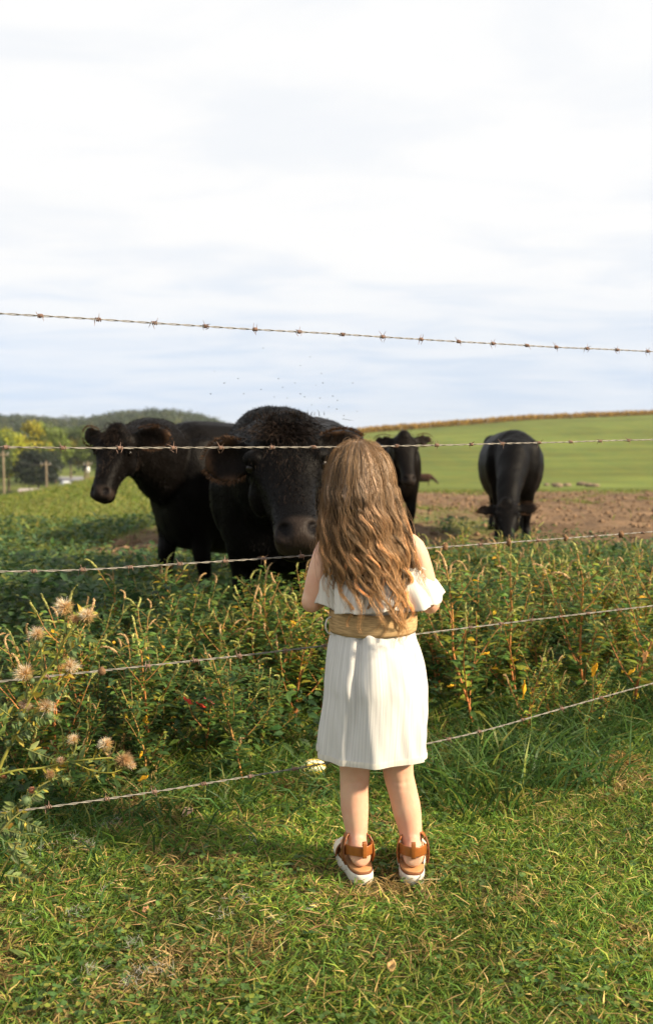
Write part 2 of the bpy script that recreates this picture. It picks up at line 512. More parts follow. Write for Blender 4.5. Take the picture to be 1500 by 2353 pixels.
M_BARK = simple_mat('tree_bark', (0.12, 0.09, 0.06), rough=0.95, var=0.3, scale=3)
def tree(name, label, x, y, h, w, col, cat='tree', seed=0, trunk=0.3, group=None, col2=None):
    z0 = float(ground_z(x, y))
    t = empty(name, (x, y, z0))
    g = np.random.default_rng(seed)
    parts = [loft([(0, 0, -0.4, .28, .28), (0.05, 0, h * trunk * .5, .2, .2), (0, 0.05, h * trunk, .17, .17), (0.1, 0, h * 0.7, .08, .08)], 7, (0, 1, 0), 2)]
    for b in range(7):
        an = b * 2.4 + g.random(); zz0 = h * (trunk * 0.8 + 0.06 * b)
        e = np.array([math.cos(an) * w * 0.35, math.sin(an) * w * 0.35, zz0 + h * 0.2])
        parts.append(loft([(0, 0, zz0, .1, .1), (*(e * 0.5 + np.array([0, 0, zz0 * 0.5])), .07, .07), (*e, .03, .03)], 5, (0, 0.3, 1), 2))
    V, F = cat_parts(parts)
    obj('trunk', mesh_data('trunk', V, F, M_BARK), t)
    nb = 26
    cs, sz, cc = [], [], []
    for b in range(nb + 12):
        u = g.random(); zc = h * (trunk * 0.75 + (1 - trunk * 0.75) * (0.12 + 0.78 * u))
        rad = w * 0.5 * math.sin(math.pi * (0.16 + 0.72 * u)) ** 0.7 * (0.45 + 0.5 * g.random())
        an = g.random() * 6.283
        cs.append((math.cos(an) * rad, math.sin(an) * rad, zc)); sz.append(w * (0.15 + 0.1 * g.random()))
        c0 = np.array(col) if col2 is None or g.random() < 0.55 else np.array(col2)
        cc.append(c0 * (0.75 + 0.5 * g.random()))
    V, F, cl = leaf_cloud(cs, sz, 150, w * 0.035, cc, seed)
    o = obj('crown', mesh_data('crown', V, F, M_LEAF, False, cl), t)
    tag(t, label, cat, group)
    return t

def gxy(px, Yd):
    return (px - 750) / FPX * Yd

YG, MG, DG, OG = (0.32, 0.33, 0.02), (0.155, 0.21, 0.035), (0.020, 0.033, 0.014), (0.085, 0.12, 0.04)
tree('broadleaf_tree', 'yellow green leafy tree behind the utility pole at the far left', gxy(20, 185), 185, 11.2, 9.5, YG, seed=1, col2=(0.17, 0.21, 0.02))
tree('broadleaf_tree', 'bright yellow topped tree beside the dark round tree in the valley', gxy(78, 205), 205, 13.2, 8.5, (0.32, 0.28, 0.012), seed=2, col2=MG)
tree('round_tree', 'dark rounded evergreen looking tree behind the second utility pole', gxy(88, 178), 178, 8.6, 7.6, DG, seed=3, trunk=0.2)
tree('broadleaf_tree', 'mid green tree right of the dark round tree, behind the white shed', gxy(128, 212), 212, 12.0, 7.5, MG, seed=4)
tree('broadleaf_tree', 'olive green tree between the white shed and the third utility pole', gxy(163, 230), 230, 12.5, 8.0, OG, seed=5)
tree('broadleaf_tree', 'green tree with yellow patches behind the third utility pole', gxy(196, 222), 222, 12.5, 7.5, (0.08, 0.11, 0.03), seed=6, col2=(0.2, 0.18, 0.02))
tree('broadleaf_tree', 'green tree half hidden behind the head of the cow on the left', gxy(232, 215), 215, 11.5, 8.5, MG, seed=7)
tree('broadleaf_tree', 'dark green tree cut by the picture edge at far left', gxy(-18, 170), 170, 10.2, 6.0, (0.05, 0.08, 0.02), seed=8)

# the wood on the far hill: one mass of crowns
cs, sz, cc, lf = [], [], [], []
g = np.random.default_rng(5)
for k in range(1500):
    a = g.uniform(-0.52, -0.075); yy = 250 + 520 * g.random() ** 0.8
    x = a * yy; z = float(ground_z(x, yy))
    r = g.uniform(2.2, 4.2)
    h = g.uniform(4.0, 7.5)
    base = np.array([0.040, 0.060, 0.022]) if g.random() < 0.75 else np.array([0.075, 0.085, 0.025])
    if yy < 300 and g.random() < 0.7: base = np.array([0.028, 0.046, 0.018])
    for q in range(2):
        cs.append((x + g.normal() * 1.0, yy + g.normal() * 1.0, z + h * (0.45 + 0.35 * q))); sz.append(r * (1.0 - 0.25 * q)); cc.append(base * g.uniform(0.6, 1.35)); lf.append(r * 0.17)
V, F, cl = leaf_cloud(cs, sz, 42, np.array(lf), cc, 6, 0.95)
wood = obj('forest', mesh_data('forest', V, F, M_LEAF, False, cl))
tag(wood, 'dark green wood covering the far hill on the left', 'forest', kind='stuff')

M_POLE = simple_mat('weathered_pole', (0.19, 0.15, 0.10), rough=0.9, var=0.2, scale=4)
M_GREY = simple_mat('grey_fitting', (0.45, 0.45, 0.43), rough=0.6, var=0.1)
M_CABLE = simple_mat('overhead_cable', (0.05, 0.05, 0.05), rough=0.6, var=0.1)
tops = []
for px, Yd, ptop, label, lamp in ((9, 128, 1036, 'wooden utility pole nearest the road at the far left', 0),
                                  (107, 150, 1060, 'wooden utility pole with crossarm between the dark tree and the white shed', 1),
                                  (203, 172, 1060, 'wooden utility pole with a pale transformer beside the tan field', 2)):
    x = gxy(px, Yd); z0 = float(ground_z(x, Yd)); zt = W(px, ptop, Yd).z
    p = empty('utility_pole', (x, Yd, z0))
    V, F = loft([(0, 0, -0.5, .17, .17), (0, 0, (zt - z0) * 0.5, .15, .15), (0, 0, zt - z0, .12, .12)], 10, (0, 1, 0), 2)
    obj('pole', mesh_data('pole', V, F, M_POLE), p)
    V, F = box((0, -.2, zt - z0 - 0.5), (1.5, .10, .12), 0.5)
    obj('crossarm', mesh_data('crossarm', V, F, M_POLE, False), p)
    for s in (-.65, 0.65):
        V, F = loft([(s * math.cos(.5), -.2 + s * math.sin(.5), zt - z0 - .42, .05, .05), (s * math.cos(.5), -.2 + s * math.sin(.5), zt - z0 - .2, .06, .06)], 8, (0, 1, 0), 1)
        obj('insulator', mesh_data('insulator', V, F, M_GREY), p)
    if lamp == 2:
        V, F = loft([(0.1, -.45, zt - z0 - 1.9, .1, .1), (0.1, -.45, zt - z0 - 1.85, .3, .3), (0.1, -.45, zt - z0 - 1.0, .3, .3), (0.1, -.45, zt - z0 - .95, .1, .1)], 10, (0, 1, 0), 1)
        obj('transformer', mesh_data('transformer', V, F, simple_mat('transformer_paint', (0.62, 0.62, 0.60), var=0.08)), p)
    tag(p, label, 'utility pole', 'utility poles along the road')
    tops.append((x, Yd, zt))
tops = [(-88, 100, tops[0][2] + 1.5)] + tops
for k in range(3):
    a, b = np.array(tops[k]), np.array(tops[k + 1])
    ts = np.linspace(0, 1, 9)
    P = a[None] * (1 - ts[:, None]) + b[None] * ts[:, None]; P[:, 2] -= 0.3 + 1.4 * (ts * (1 - ts)) * 4 * 0.5
    V, F = tubes(P[None], np.full((1, 9), 0.022), 5)
    o = obj('overhead_cable', mesh_data('overhead_cable', V, F, M_CABLE))
    tag(o, ['thin overhead cable leaving the leftmost utility pole towards the picture edge', 'thin overhead cable between the first and second utility poles', 'thin overhead cable between the second and third utility poles'][k], 'cable', 'cables between the utility poles')

# white shed
M_WSH = simple_mat('white_shed_siding', (0.78, 0.78, 0.78), rough=0.7, var=0.06, scale=1.5)
M_WRF = simple_mat('pale_metal_roof', (0.72, 0.75, 0.80), rough=0.5, var=0.06, scale=1.0)
M_DARK = simple_mat('dark_opening', (0.03, 0.03, 0.03), var=0.1)
Yd = 176; x = gxy(152, Yd); z0 = float(ground_z(x, Yd)); zt = W(152, 1107, Yd).z - z0
s = empty('farm_shed', (x, Yd, z0), R(18))
V, F = box((0, 0, zt * 0.31), (2.6, 4.6, zt * 0.62))
obj('wall', mesh_data('wall', V, F, M_WSH, False), s)
V = np.array([[-1.5, -2.5, zt * .58], [1.5, -2.5, zt * .58], [0.55, -2.5, zt], [-0.55, -2.5, zt], [-1.5, 2.5, zt * .58], [1.5, 2.5, zt * .58], [0.55, 2.5, zt], [-0.55, 2.5, zt]])
obj('roof', mesh_data('roof', V, [np.array([[0, 1, 2, 3], [7, 6, 5, 4], [1, 5, 6, 2], [2, 6, 7, 3], [3, 7, 4, 0], [0, 4, 5, 1]])], M_WRF, False), s)
V, F = box((0.3, -2.33, zt * .25), (1.1, .06, zt * .5))
obj('door', mesh_data('door', V, F, M_WRF, False), s)
tag(s, 'small white shed with pale roof between the second and third utility poles', 'shed')
# low tan building with a grey roof, left of it
Yd = 168; x = gxy(72, Yd); z0 = float(ground_z(x, Yd))
zt = W(72, 1122, Yd).z - z0
s = empty('low_outbuilding', (x, Yd, z0), R(6))
V, F = box((0, 0, zt * 0.38), (3.7, 3.0, zt * 0.76))
obj('wall', mesh_data('wall', V, F, simple_mat('tan_block_wall', (0.42, 0.34, 0.25), var=0.12, scale=1.2), False), s)
V = np.array([[-2.0, -1.7, zt * .74], [2.0, -1.7, zt * .74], [2.0, 0, zt], [-2.0, 0, zt], [-2.0, 1.7, zt * .74], [2.0, 1.7, zt * .74]])
obj('roof', mesh_data('roof', V, [np.array([[0, 1, 2, 3], [3, 2, 5, 4], [4, 5, 1, 0]]), np.array([[0, 3, 4], [1, 5, 2]])], simple_mat('grey_tile_roof', (0.30, 0.26, 0.24), var=0.12, scale=2), False), s)
for q in (-1.1, 0.9):
    V, F = box((q, -1.52, zt * .42), (.7, .05, zt * .3)); obj('window', mesh_data('window', V, F, M_DARK, False), s)
tag(s, 'low tan outbuilding beside the road, left of the second utility pole', 'outbuilding')
# red farm implement and yellow road sign
Yd = 150; x = gxy(24, Yd); z0 = float(ground_z(x, Yd))
s = empty('hay_wagon', (x, Yd, z0), R(4))
M_RED = simple_mat('red_paint', (0.42, 0.06, 0.04), rough=0.6, var=0.2, scale=2)
V, F = box((0, 0, 1.0), (3.4, 1.6, .55)); obj('bed', mesh_data('bed', V, F, M_RED, False), s)
for q in (-1.2, 1.2):
    for y in (-.85, .85):
        V, F = loft([(q, y - .1, .42, .42, .42), (q, y + .1, .42, .42, .42)], 14, (0, 0, 1), 1)
        obj('wheel', mesh_data('wheel', V, F, M_DARK), s)
V, F = box((1.6, 0, 1.5), (.08, 1.6, 1.0)); obj('end_rack', mesh_data('end_rack', V, F, M_RED, False), s)
tag(s, 'red wagon parked by the road behind the yellow sign', 'wagon')
Yd = 118; px = 11; x = gxy(px, Yd); z0 = float(ground_z(x, Yd)); zc = W(px, 1127, Yd).z - z0
s = empty('road_sign', (x + 0.15, Yd - 6, z0))
V, F = box((0, 0.03, zc * .5), (.08, .05, zc)); obj('post', mesh_data('post', V, F, M_GREY, False), s)
r = .42
V, F = loft([(0, -.02, zc, r, r * 1.25), (0, .0, zc, r, r * 1.25)], 4, (0, 0, 1), 1, power=2)
obj('sign_plate', mesh_data('sign_plate', V, F, simple_mat('yellow_sign_paint', (0.85, 0.42, 0.01), rough=0.5, var=0.05), False), s)
tag(s, 'small yellow diamond sign beside the road at the far left', 'sign')

# tan crop strip behind the crest near the shed, corn along the right ridge
def stalks(name, label, pts, h, leaf, col, seed):
    g = np.random.default_rng(seed)
    n = len(pts)
    P = np.array(pts); hh = h * g.uniform(0.75, 1.2, n)
    Vs, cl = [], []
    for q in range(5):
        an = g.random(n) * 6.283; lean = g.uniform(0.1, 0.55, n) * h
        b = P + np.column_stack([g.normal(size=n) * .1, g.normal(size=n) * .1, hh * g.uniform(0.05, 0.6, n)])
        tip = b + np.column_stack([np.cos(an) * lean, np.sin(an) * lean, hh * g.uniform(0.25, 0.5, n)])
        sdv = np.column_stack([-np.sin(an), np.cos(an), np.zeros(n)]) * leaf
        Vs.append(np.stack([b - sdv, b + sdv, tip + sdv * .3, tip - sdv * .3], 1))
        c = np.array(col) * g.uniform(0.6, 1.4, (n, 1)) * np.array([1, 1, 1]) + g.random((n, 1)) * np.array([0.05, 0.0, -0.01])
        cl.append(np.repeat(np.clip(c, 0.01, 1), 4, axis=0).reshape(n, 4, 3))
    V = np.concatenate(Vs).reshape(-1, 3)
    o = obj(name, mesh_data(name, V, [np.arange(len(V)).reshape(-1, 4)], M_GRASS, False, np.concatenate(cl).reshape(-1, 3)))
    tag(o, label, 'crop', kind='stuff')
g = np.random.default_rng(8)
pts = []
for k in range(6500):
    a = g.uniform(0.0, 0.42); yc = float(np.interp(a, A_K, Y_K)); yy = yc * g.uniform(1.0, 1.12)
    x = a * yy; pts.append((x, yy, float(ground_z(x, yy)) - 0.05))
stalks('corn_strip', 'strip of drying corn along the top of the green hillside', pts, 1.5, 0.16, (0.30, 0.20, 0.045), 3)
pts = []
for k in range(1800):
    px = g.uniform(172, 262); yy = g.uniform(140, 152); x = gxy(px, yy)
    zc = W(px, np.interp(px, [172, 200, 225, 262], [1119, 1107, 1100, 1094]), yy).z
    pts.append((x, yy, zc - 0.7 * g.random() * np.interp(px, [172, 225], [0.35, 1.0])))
M_TAN = simple_mat('ripe_field', (0.42, 0.28, 0.08), rough=0.95, var=0.15, scale=0.8)
xs = np.linspace(172, 262, 24); Vt = []
for yy, dz in ((136, -3.2), (142, -0.35), (147, -0.15), (152, -0.15), (160, -3)):
    for px in xs:
        zc = W(px, np.interp(px, [172, 200, 225, 262], [1122, 1108, 1101, 1095]), 147).z
        Vt.append((gxy(px, 147) , yy, zc + dz))
i, j = np.meshgrid(np.arange(4), np.arange(23), indexing='ij')
mound = obj('ripe_field', mesh_data('ripe_field', Vt, [np.stack([i * 24 + j, i * 24 + j + 1, (i + 1) * 24 + j + 1, (i + 1) * 24 + j], -1).reshape(-1, 4)], M_TAN))
tag(mound, kind='structure')
stalks('grain_stalks', 'ripe tan grain on the low rise beside the third utility pole', pts, 0.5, 0.05, (0.42, 0.27, 0.07), 4)
# pasture fence posts below the corn
k = 0
for a in np.linspace(0.075, 0.33, 10):
    yc = float(np.interp(a, A_K, Y_K)) * 0.98; x = a * yc
    V, F = loft([(0, 0, -.2, .12, .12), (0, 0, .6, .11, .11), (0, 0, 1.3, .10, .10), (0, 0, 1.35, .04, .04)], 8, (0, 1, 0), 1)
    if k == 0: pm = mesh_data('fence_post', V, F, M_POLE)
    o = obj('fence_post', pm, None, (x, yc, float(ground_z(x, yc)) - .25))
    tag(o, 'small pale fence post in the line below the corn on the hilltop', 'post', 'fence posts below the corn')
    k += 1
# rubble at the far edge of the bare soil
M_ROCK = simple_mat('field_stone', (0.17, 0.125, 0.08), rough=0.95, var=0.3, scale=3, bump=0.5, bscale=20, bdist=0.02)
g = np.random.default_rng(12)
for k in range(9):
    px = 1255 + 115 * (k / 8.0) + g.normal() * 4; yy = 84 + g.normal() * 4
    r = g.uniform(.18, .34)
    V, F = ellipsoid((0, 0, 0), (r * 1.3, r, r * .75), 10, 7)
    V = V * (1 + 0.35 * (vnoise(V[:, 0] * 9 + k * 5, V[:, 1] * 9 + V[:, 2] * 7, k) - .5))[:, None]
    x = gxy(px, yy)
    o = obj('field_stone', mesh_data('field_stone', V, F, M_ROCK), None, (x, yy, float(ground_z(x, yy)) + r * .35))
    tag(o, 'tan field stone in the row at the far edge of the bare soil', 'stone', 'stones beyond the bare soil')
# ------------------------------------------------------------------ cattle
def cow_material(name):
    m, N, L, P = nmat(name)
    at = N.new('ShaderNodeAttribute'); at.attribute_name = 'col'
    gl = N.new('ShaderNodeAttribute'); gl.attribute_name = 'gloss'
    t = N.new('ShaderNodeTexCoord')
    nz = N.new('ShaderNodeTexNoise'); nz.inputs['Scale'].default_value = 9; nz.inputs['Detail'].default_value = 5
    L.new(t.outputs['Object'], nz.inputs['Vector'])
    mr = N.new('ShaderNodeMapRange'); mr.inputs['To Min'].default_value = 0.55; mr.inputs['To Max'].default_value = 1.5
    L.new(nz.outputs['Fac'], mr.inputs['Value'])
    mx = N.new('ShaderNodeMix'); mx.data_type = 'RGBA'; mx.blend_type = 'MULTIPLY'; mx.inputs[0].default_value = 1
    L.new(at.outputs['Color'], mx.inputs[6]); L.new(mr.outputs[0], mx.inputs[7]); L.new(mx.outputs[2], P.inputs['Base Color'])
    r = N.new('ShaderNodeMapRange'); r.inputs['To Min'].default_value = 0.5; r.inputs['To Max'].default_value = 0.48
    L.new(gl.outputs['Fac'], r.inputs['Value']); L.new(r.outputs[0], P.inputs['Roughness'])
    P.inputs['Specular IOR Level'].default_value = 0.07
    n2 = N.new('ShaderNodeTexNoise'); n2.inputs['Scale'].default_value = 130; n2.inputs['Detail'].default_value = 3
    mp = N.new('ShaderNodeMapping'); mp.inputs['Scale'].default_value = (1, 1, 0.3)
    L.new(t.outputs['Object'], mp.inputs['Vector']); L.new(mp.outputs[0], n2.inputs['Vector'])
    bp = N.new('ShaderNodeBump'); bp.inputs['Strength'].default_value = 0.45; bp.inputs['Distance'].default_value = 0.008
    L.new(n2.outputs['Fac'], bp.inputs['Height']); L.new(bp.outputs[0], P.inputs['Normal'])
    return m
M_COW = cow_material('black_cow_coat')
M_FUR = simple_mat('cow_hair', (0.02, 0.015, 0.012), rough=0.55, spec=0.07, var=0.3, scale=20, attr='col')
M_EYE = simple_mat('cow_eye', (0.006, 0.004, 0.003), rough=0.3, spec=0.3, var=0.1)

def nv(v):
    v = np.asarray(v, float); return v / (np.linalg.norm(v) + 1e-12)

def hair_mesh(P, D, Ln, wd, col, side=None):
    """short tapering hairs: base pair, bent middle pair, tip"""
    n = len(P)
    s = np.cross(D, rng.normal(size=(n, 3))); s /= np.linalg.norm(s, axis=1, keepdims=True) + 1e-9
    s *= wd[:, None] if hasattr(wd, '__len__') else wd
    mid = P + D * (Ln * 0.5)[:, None]
    bend = rng.normal(size=(n, 3)) * 0.12; bend[:, 2] -= 0.12
    tip = P + (D + bend) * Ln[:, None]
    V = np.stack([P - s, P + s, mid + s * .8, mid - s * .8, tip], 1).reshape(-1, 3)
    b = np.arange(n)[:, None] * 5
    return V, [b + np.array([[0, 1, 2, 3]]), b + np.array([[3, 2, 4]])], np.repeat(col, 5, axis=0)

def cow(name, label, loc, yaw, sc, poll, muzzle, roll=0.0, ears=None, base=(0.0016, 0.0012, 0.0011), voxel=0.014, fur=3000, forelock=300,
        neck_up=0.0, group='black cattle behind the fence', nose=(0.022, 0.016, 0.013), hs=1.0, fat=1.0, hump=0.0, legshift=0.0, deep=0.05, neck=1.0):
    """forward is -Y before yaw; poll and muzzle are world points"""
    root = empty(name, loc)
    Rz = np.array(Matrix.Rotation(yaw, 3, 'Z')); loc = np.asarray(loc, float)
    f = fat
    def B(rows):   # body rows: template -> thing's frame
        out = []
        for r in rows:
            p = Rz @ (np.array(r[:3]) * sc)
            out.append([*p, *[q * sc for q in r[3:]]])
        return out
    poll = np.asarray(poll, float) - loc; muzzle = np.asarray(muzzle, float) - loc
    upz = (0, 0, 1)
    parts = []
    parts.append(loft(B([(0, .99, .98, .05, .08), (0, .95, .96, .13, .16), (0, .85, .92, .24 * f, .25), (0, .62, .86, .31 * f, .32, .32 + deep * .5), (0, .30, .80, .355 * f, .37, .37 + deep), (0, .02, .79, .36 * f, .38, .38 + deep),
                         (0, -.26, .81, .31 * f, .37 + hump, .37 + deep), (0, -.46, .83, .265 * f, .35 + hump * 1.5, .33 + deep), (0, -.60, .84, .19 * f, .25 + hump, .26), (0, -.69, .82, .09, .13)]), 22, upz, 3, power=2.2))
    # hooks of the hips, shoulder blades
    for s in (-1, 1):
        parts.append(ellipsoid(B([(s * .21 * f, .66, 1.02, 1)])[0][:3], np.array([.09, .13, .10]) * sc, rot=Matrix.Rotation(yaw, 3, 'Z')))
        parts.append(ellipsoid(B([(s * .20 * f, -.40, .82, 1)])[0][:3], np.array([.10, .17, .27]) * sc, rot=Matrix.Rotation(yaw, 3, 'Z')))
        k = legshift * s
        parts.append(loft(B([(s * .17, -.42, .80, .11, .15), (s * .165, -.43 + k * .3, .60, .085, .11), (s * .155, -.42 + k * .6, .42, .062, .07), (s * .15, -.43 + k * .8, .33, .060, .065),
                             (s * .148, -.42 + k, .20, .042, .045), (s * .148, -.42 + k, .11, .047, .052), (s * .148, -.45 + k, .05, .055, .06), (s * .148, -.46 + k, .0, .062, .075)]), 12, Rz @ np.array([0, -1, 0]), 3))
        parts.append(loft(B([(s * .17, .68, .92, .13, .22), (s * .20, .66, .72, .12, .18), (s * .195, .68, .56, .085, .12), (s * .185, .80, .42, .052, .075), (s * .18, .84, .33, .045, .055),
                             (s * .178, .82, .20, .040, .045), (s * .178, .80, .11, .046, .05), (s * .178, .77, .05, .054, .06), (s * .178, .76, .0, .062, .075)]), 12, Rz @ np.array([0, -1, 0]), 3))
    parts.append(loft(B([(0, .97, 1.05, .03, .03), (0, 1.03, .98, .025, .025), (0, 1.04, .75, .018, .018), (.02, 1.03, .50, .016, .016), (.03, 1.02, .42, .035, .035), (.03, 1.02, .30, .04, .04), (.03, 1.02, .18, .01, .01)]), 8, Rz @ np.array([0, -1, 0]), 2))
    # head frame
    d = nv(muzzle - poll); Lh = np.linalg.norm(muzzle - poll)
    lat = nv(np.cross(d, (0, 0, 1)))
    nn = nv(np.cross(lat, d))
    if nn[2] < 0 and abs(d[2]) < 0.9: nn, lat = -nn, -lat
    if roll:
        Rr = np.array(Matrix.Rotation(roll, 3, Vector(d))); lat = Rr @ lat; nn = Rr @ nn
    hw = hs * Lh / 0.52
    HP = lambda t, a=0.0, b=0.0: poll + d * (t * Lh) + lat * (a * hw) + nn * (b * hw)
    rows = []
    for t, w, hu, hd, cb in ((-.07, .05, .04, .06, -.02), (-.02, .085, .065, .10, -.01), (.08, .108, .078, .13, -.005), (.20, .118, .078, .155, -.005), (.32, .116, .070, .165, -.005), (.45, .092, .062, .15, -.005), (.60, .074, .060, .124, 0),
                             (.74, .068, .060, .106, .0), (.86, .069, .064, .100, 0.0), (.94, .070, .061, .094, 0.0), (1.0, .057, .048, .074, 0), (1.03, .035, .02, .03, 0)):
        c = HP(t, 0, cb); rows.append([*c, w * hw, hu * hw, hd * hw])
    parts.append(loft(rows, 18, nn, 3, power=2.25))
    for s in (-1, 1):
        parts.append(ellipsoid(HP(.255, s * .100, .032), np.array([.040, .036, .03]) * hw, 10, 7))          # brow
        parts.append(ellipsoid(HP(.95, s * .044, .02), np.array([.031, .031, .032]) * hw, 10, 7))         # nostril wing
        parts.append(ellipsoid(HP(.36, s * .080, -.08), np.array([.045, .05, .075]) * hw, 10, 7))         # cheek
    parts.append(ellipsoid(HP(-.02, 0, .03), np.array([.07, .06, .06]) * hw, 10, 7))                       # poll
    parts.append(ellipsoid(HP(.90, 0, -.065), np.array([.055, .055, .04]) * hw, 10, 7))                    # chin
    # neck
    S0 = Rz @ (np.array([0, -.20, .88]) * sc); S1 = Rz @ (np.array([0, -.50, .93 + neck_up * .4]) * sc)
    E1 = poll - nn * .05 * hw + d * .06 * Lh; back = nv(S1 - E1)
    M1 = S1 * .62 + E1 * .38 + np.array([0, 0, .05 + neck_up * .4]) * sc; M2 = S1 * .28 + E1 * .72 + np.array([0, 0, .035 + neck_up * .2]) * sc
    parts.append(loft([[*S0, .22 * sc * f, .24 * sc, .30 * sc], [*S1, .20 * sc * f, .22 * sc, .30 * sc], [*M1, .155 * sc * f * neck, .175 * sc, .26 * sc * neck], [*M2, .118 * sc * f * neck, .13 * sc, .19 * sc * neck], [*E1, .095 * hw, .075 * hw, .13 * hw]], 18, upz, 4))
    # ears
    ears = ears or {}
    epos = {}
    for s in (-1, 1):
        # lat may point either way: use the sign that is to the picture's left / right
        sx = s if lat[0] > 0 else -s
        e = ears.get(s, {})
        ed = nv(e.get('dir', lat * sx * 1.0 - d * .05 + nn * .05)); ef = np.asarray(e.get('face', nn * .8 + d * .4), float)
        ef = nv(ef - ed * np.dot(ef, ed)); ec = np.cross(ed, ef)
        el = e.get('len', .20) * hw; ew = e.get('w', .062) * hw
        b0 = HP(e.get('t', .05), sx * .092, -.01)
        rows = []
        for t, w, th in ((-.12, .028, .022), (.05, .034, .024), (.22, .052, .017), (.45, .064, .012), (.68, .061, .011), (.86, .045, .010), (.97, .022, .008), (1.02, .006, .004)):
            c = b0 + ed * (t * el); rows.append([*c, w / .062 * ew, th * hw])
        V, F = loft(rows, 16, ef, 3)
        rel = (V - b0) @ ec / ew; tt = np.clip((V - b0) @ ed / el, 0, 1)
        V = V + ef[None] * ((rel ** 2 - .3) * .028 * hw * np.sin(np.pi * np.clip(tt * .9 + .08, 0, 1)))[:, None]
        parts.append((V, F)); epos[s] = (b0, ed, ef, ec, el, ew)
    me = fuse(parts, voxel, 5, name)
    V = get_verts(me).astype(float)
    # nostrils and mouth are pressed into the skin
    rel = V - poll[None]
    t_ = rel @ d / Lh; a_ = rel @ lat / hw; b_ = rel @ nn / hw
    col = np.tile(np.array(base), (len(V), 1)); gloss = np.zeros(len(V))
    nose_w = smooth(.80, .87, t_ - .10 * (b_ < -.03) + .02 * np.cos(a_ * 30)) * (np.abs(a_) < .2) * (np.abs(b_) < .2)
    pad = smooth(.84, .90, t_) * (np.abs(a_) < .12) * (b_ > -.035) * (b_ < .15) * (t_ < 1.2)
    col = col * (1 - pad[:, None]) + np.array(nose) * pad[:, None]
    gloss = np.maximum(gloss, pad)
    for s in (-1, 1):
        c = np.array([.945, s * .046, .042])
        q = np.sqrt(((t_ - c[0]) * Lh / hw / .9) ** 2 + ((a_ - c[1]) * 1.1) ** 2 + ((b_ - c[2]) * 1.1) ** 2)
        dep = np.exp(-(q / .024) ** 2)
        V = V - (d * .6 + nn * .5 + lat * s * .2)[None] * (dep * .034 * hw)[:, None]
        dk = smooth(.034, .019, q); col = col * (1 - dk[:, None]) + np.array([0.004, 0.003, 0.003]) * dk[:, None]; gloss = gloss * (1 - dk)
    mouth = np.exp(-((b_ + .042) / .008) ** 2) * smooth(.70, .80, t_) * (np.abs(a_) < .15) * (np.abs(b_) < .15) * (t_ < 1.2)
    V = V - d[None] * (mouth * .012 * hw)[:, None]
    # ears: brown hair inside and along the rim
    for s in (-1, 1):
        b0, ed, ef, ec, el, ew = epos[s]
        r_ = V - b0; te = r_ @ ed / el; ce = r_ @ ec / ew; fe = r_ @ ef / hw
        ins = (te > -.05) & (te < 1.15) & (np.abs(ce) < 1.25) & (np.abs(fe) < .07)
        k = ins * smooth(.15, .45, te)
        rim = np.clip(smooth(.55, 1.0, np.abs(ce)) + smooth(.75, 1.0, te), 0, 1)
        cc = np.array([.007, .004, .0025])[None] * (1 - rim[:, None]) + np.array([.075, .040, .021])[None] * rim[:, None]
        col = col * (1 - (k * .8)[:, None]) + cc * (k * .8)[:, None]
    nrm = np.empty(len(V) * 3, np.float32); me.vertices.foreach_get('normal', nrm); nrm = nrm.reshape(-1, 3)
    hd_ = smooth(-.15, .0, t_) * (np.abs(a_) < .2) * (np.abs(b_) < .25)
    und_ = .014 * (vnoise(V[:, 1] * 7 + V[:, 0] * 5, V[:, 2] * 5.5 + V[:, 0] * 3, 81) - .5) + .007 * (vnoise(V[:, 1] * 17 - V[:, 0] * 13, V[:, 2] * 12, 82) - .5)
    V = V + nrm * (und_ * (1 - .8 * hd_))[:, None]
    set_verts(me, V)
    set_col(me, col)
    ga = me.attributes.new('gloss', 'FLOAT', 'POINT'); ga.data.foreach_set('value', gloss.astype(np.float32))
    me.materials.clear(); me.materials.append(M_COW)
    obj('body', me, root)
    for s in (-1, 1):
        V, F = ellipsoid(HP(.30, s * .110, .016), np.array([.018, .018, .018]) * hw, 12, 9)
        obj('eye', mesh_data('eye', V, F, M_EYE), root)
    # coat: short hairs everywhere, longer curls on the poll, fringe on the ears
    fwd = Rz @ np.array([0, -1.0, 0])
    Vs, Fs, Cs = [], [], []
    if fur:
        camrel = np.array([0, 0, H]) - loc
        Pp, Nn = sample_surface(me, fur, lambda c: np.clip(0.15 + (np.linalg.norm(c - poll, axis=1) < .75 * sc) * 1.2, 0, 2))
        face = ((camrel[None] - Pp) * Nn).sum(1) > -0.3
        Pp, Nn = Pp[face], Nn[face]
        rr_ = Pp - poll[None]; tt = rr_ @ d / Lh; aa = np.abs(rr_ @ lat) / hw; bb = np.abs(rr_ @ nn) / hw
        head = (tt > -.15) & (tt < 1.1) & (aa < .17) & (bb < .22)
        keep = ~(head & (tt > .83)); Pp, Nn, head, tt, aa = Pp[keep], Nn[keep], head[keep], tt[keep], aa[keep]
        flow = np.where(head[:, None], d[None], (-fwd * .5 + np.array([0, 0, -.8]))[None])
        D = flow - Nn * (flow * Nn).sum(1, keepdims=True); D = D + Nn * .35 + rng.normal(size=D.shape) * .22; D /= np.linalg.norm(D, axis=1, keepdims=True)
        n = len(Pp)
        Ln = rng.uniform(.010, .020, n) * sc
        crown_ = np.clip(np.exp(-((tt - .12) / .22) ** 2) * (aa < .10) + .75 * (tt > .15) * (tt < .72) * np.exp(-(aa / .045) ** 2), 0, 1) * head
        Ln = Ln * (1 + 1.6 * crown_)
        c = np.array(base)[None] * rng.uniform(.8, 2.6, (n, 1)) + np.array([.045, .031, .023])[None] * (crown_ * rng.random(n) ** 2)[:, None]  # paler hairs on forehead and nose bridge: highlights painted into the coat
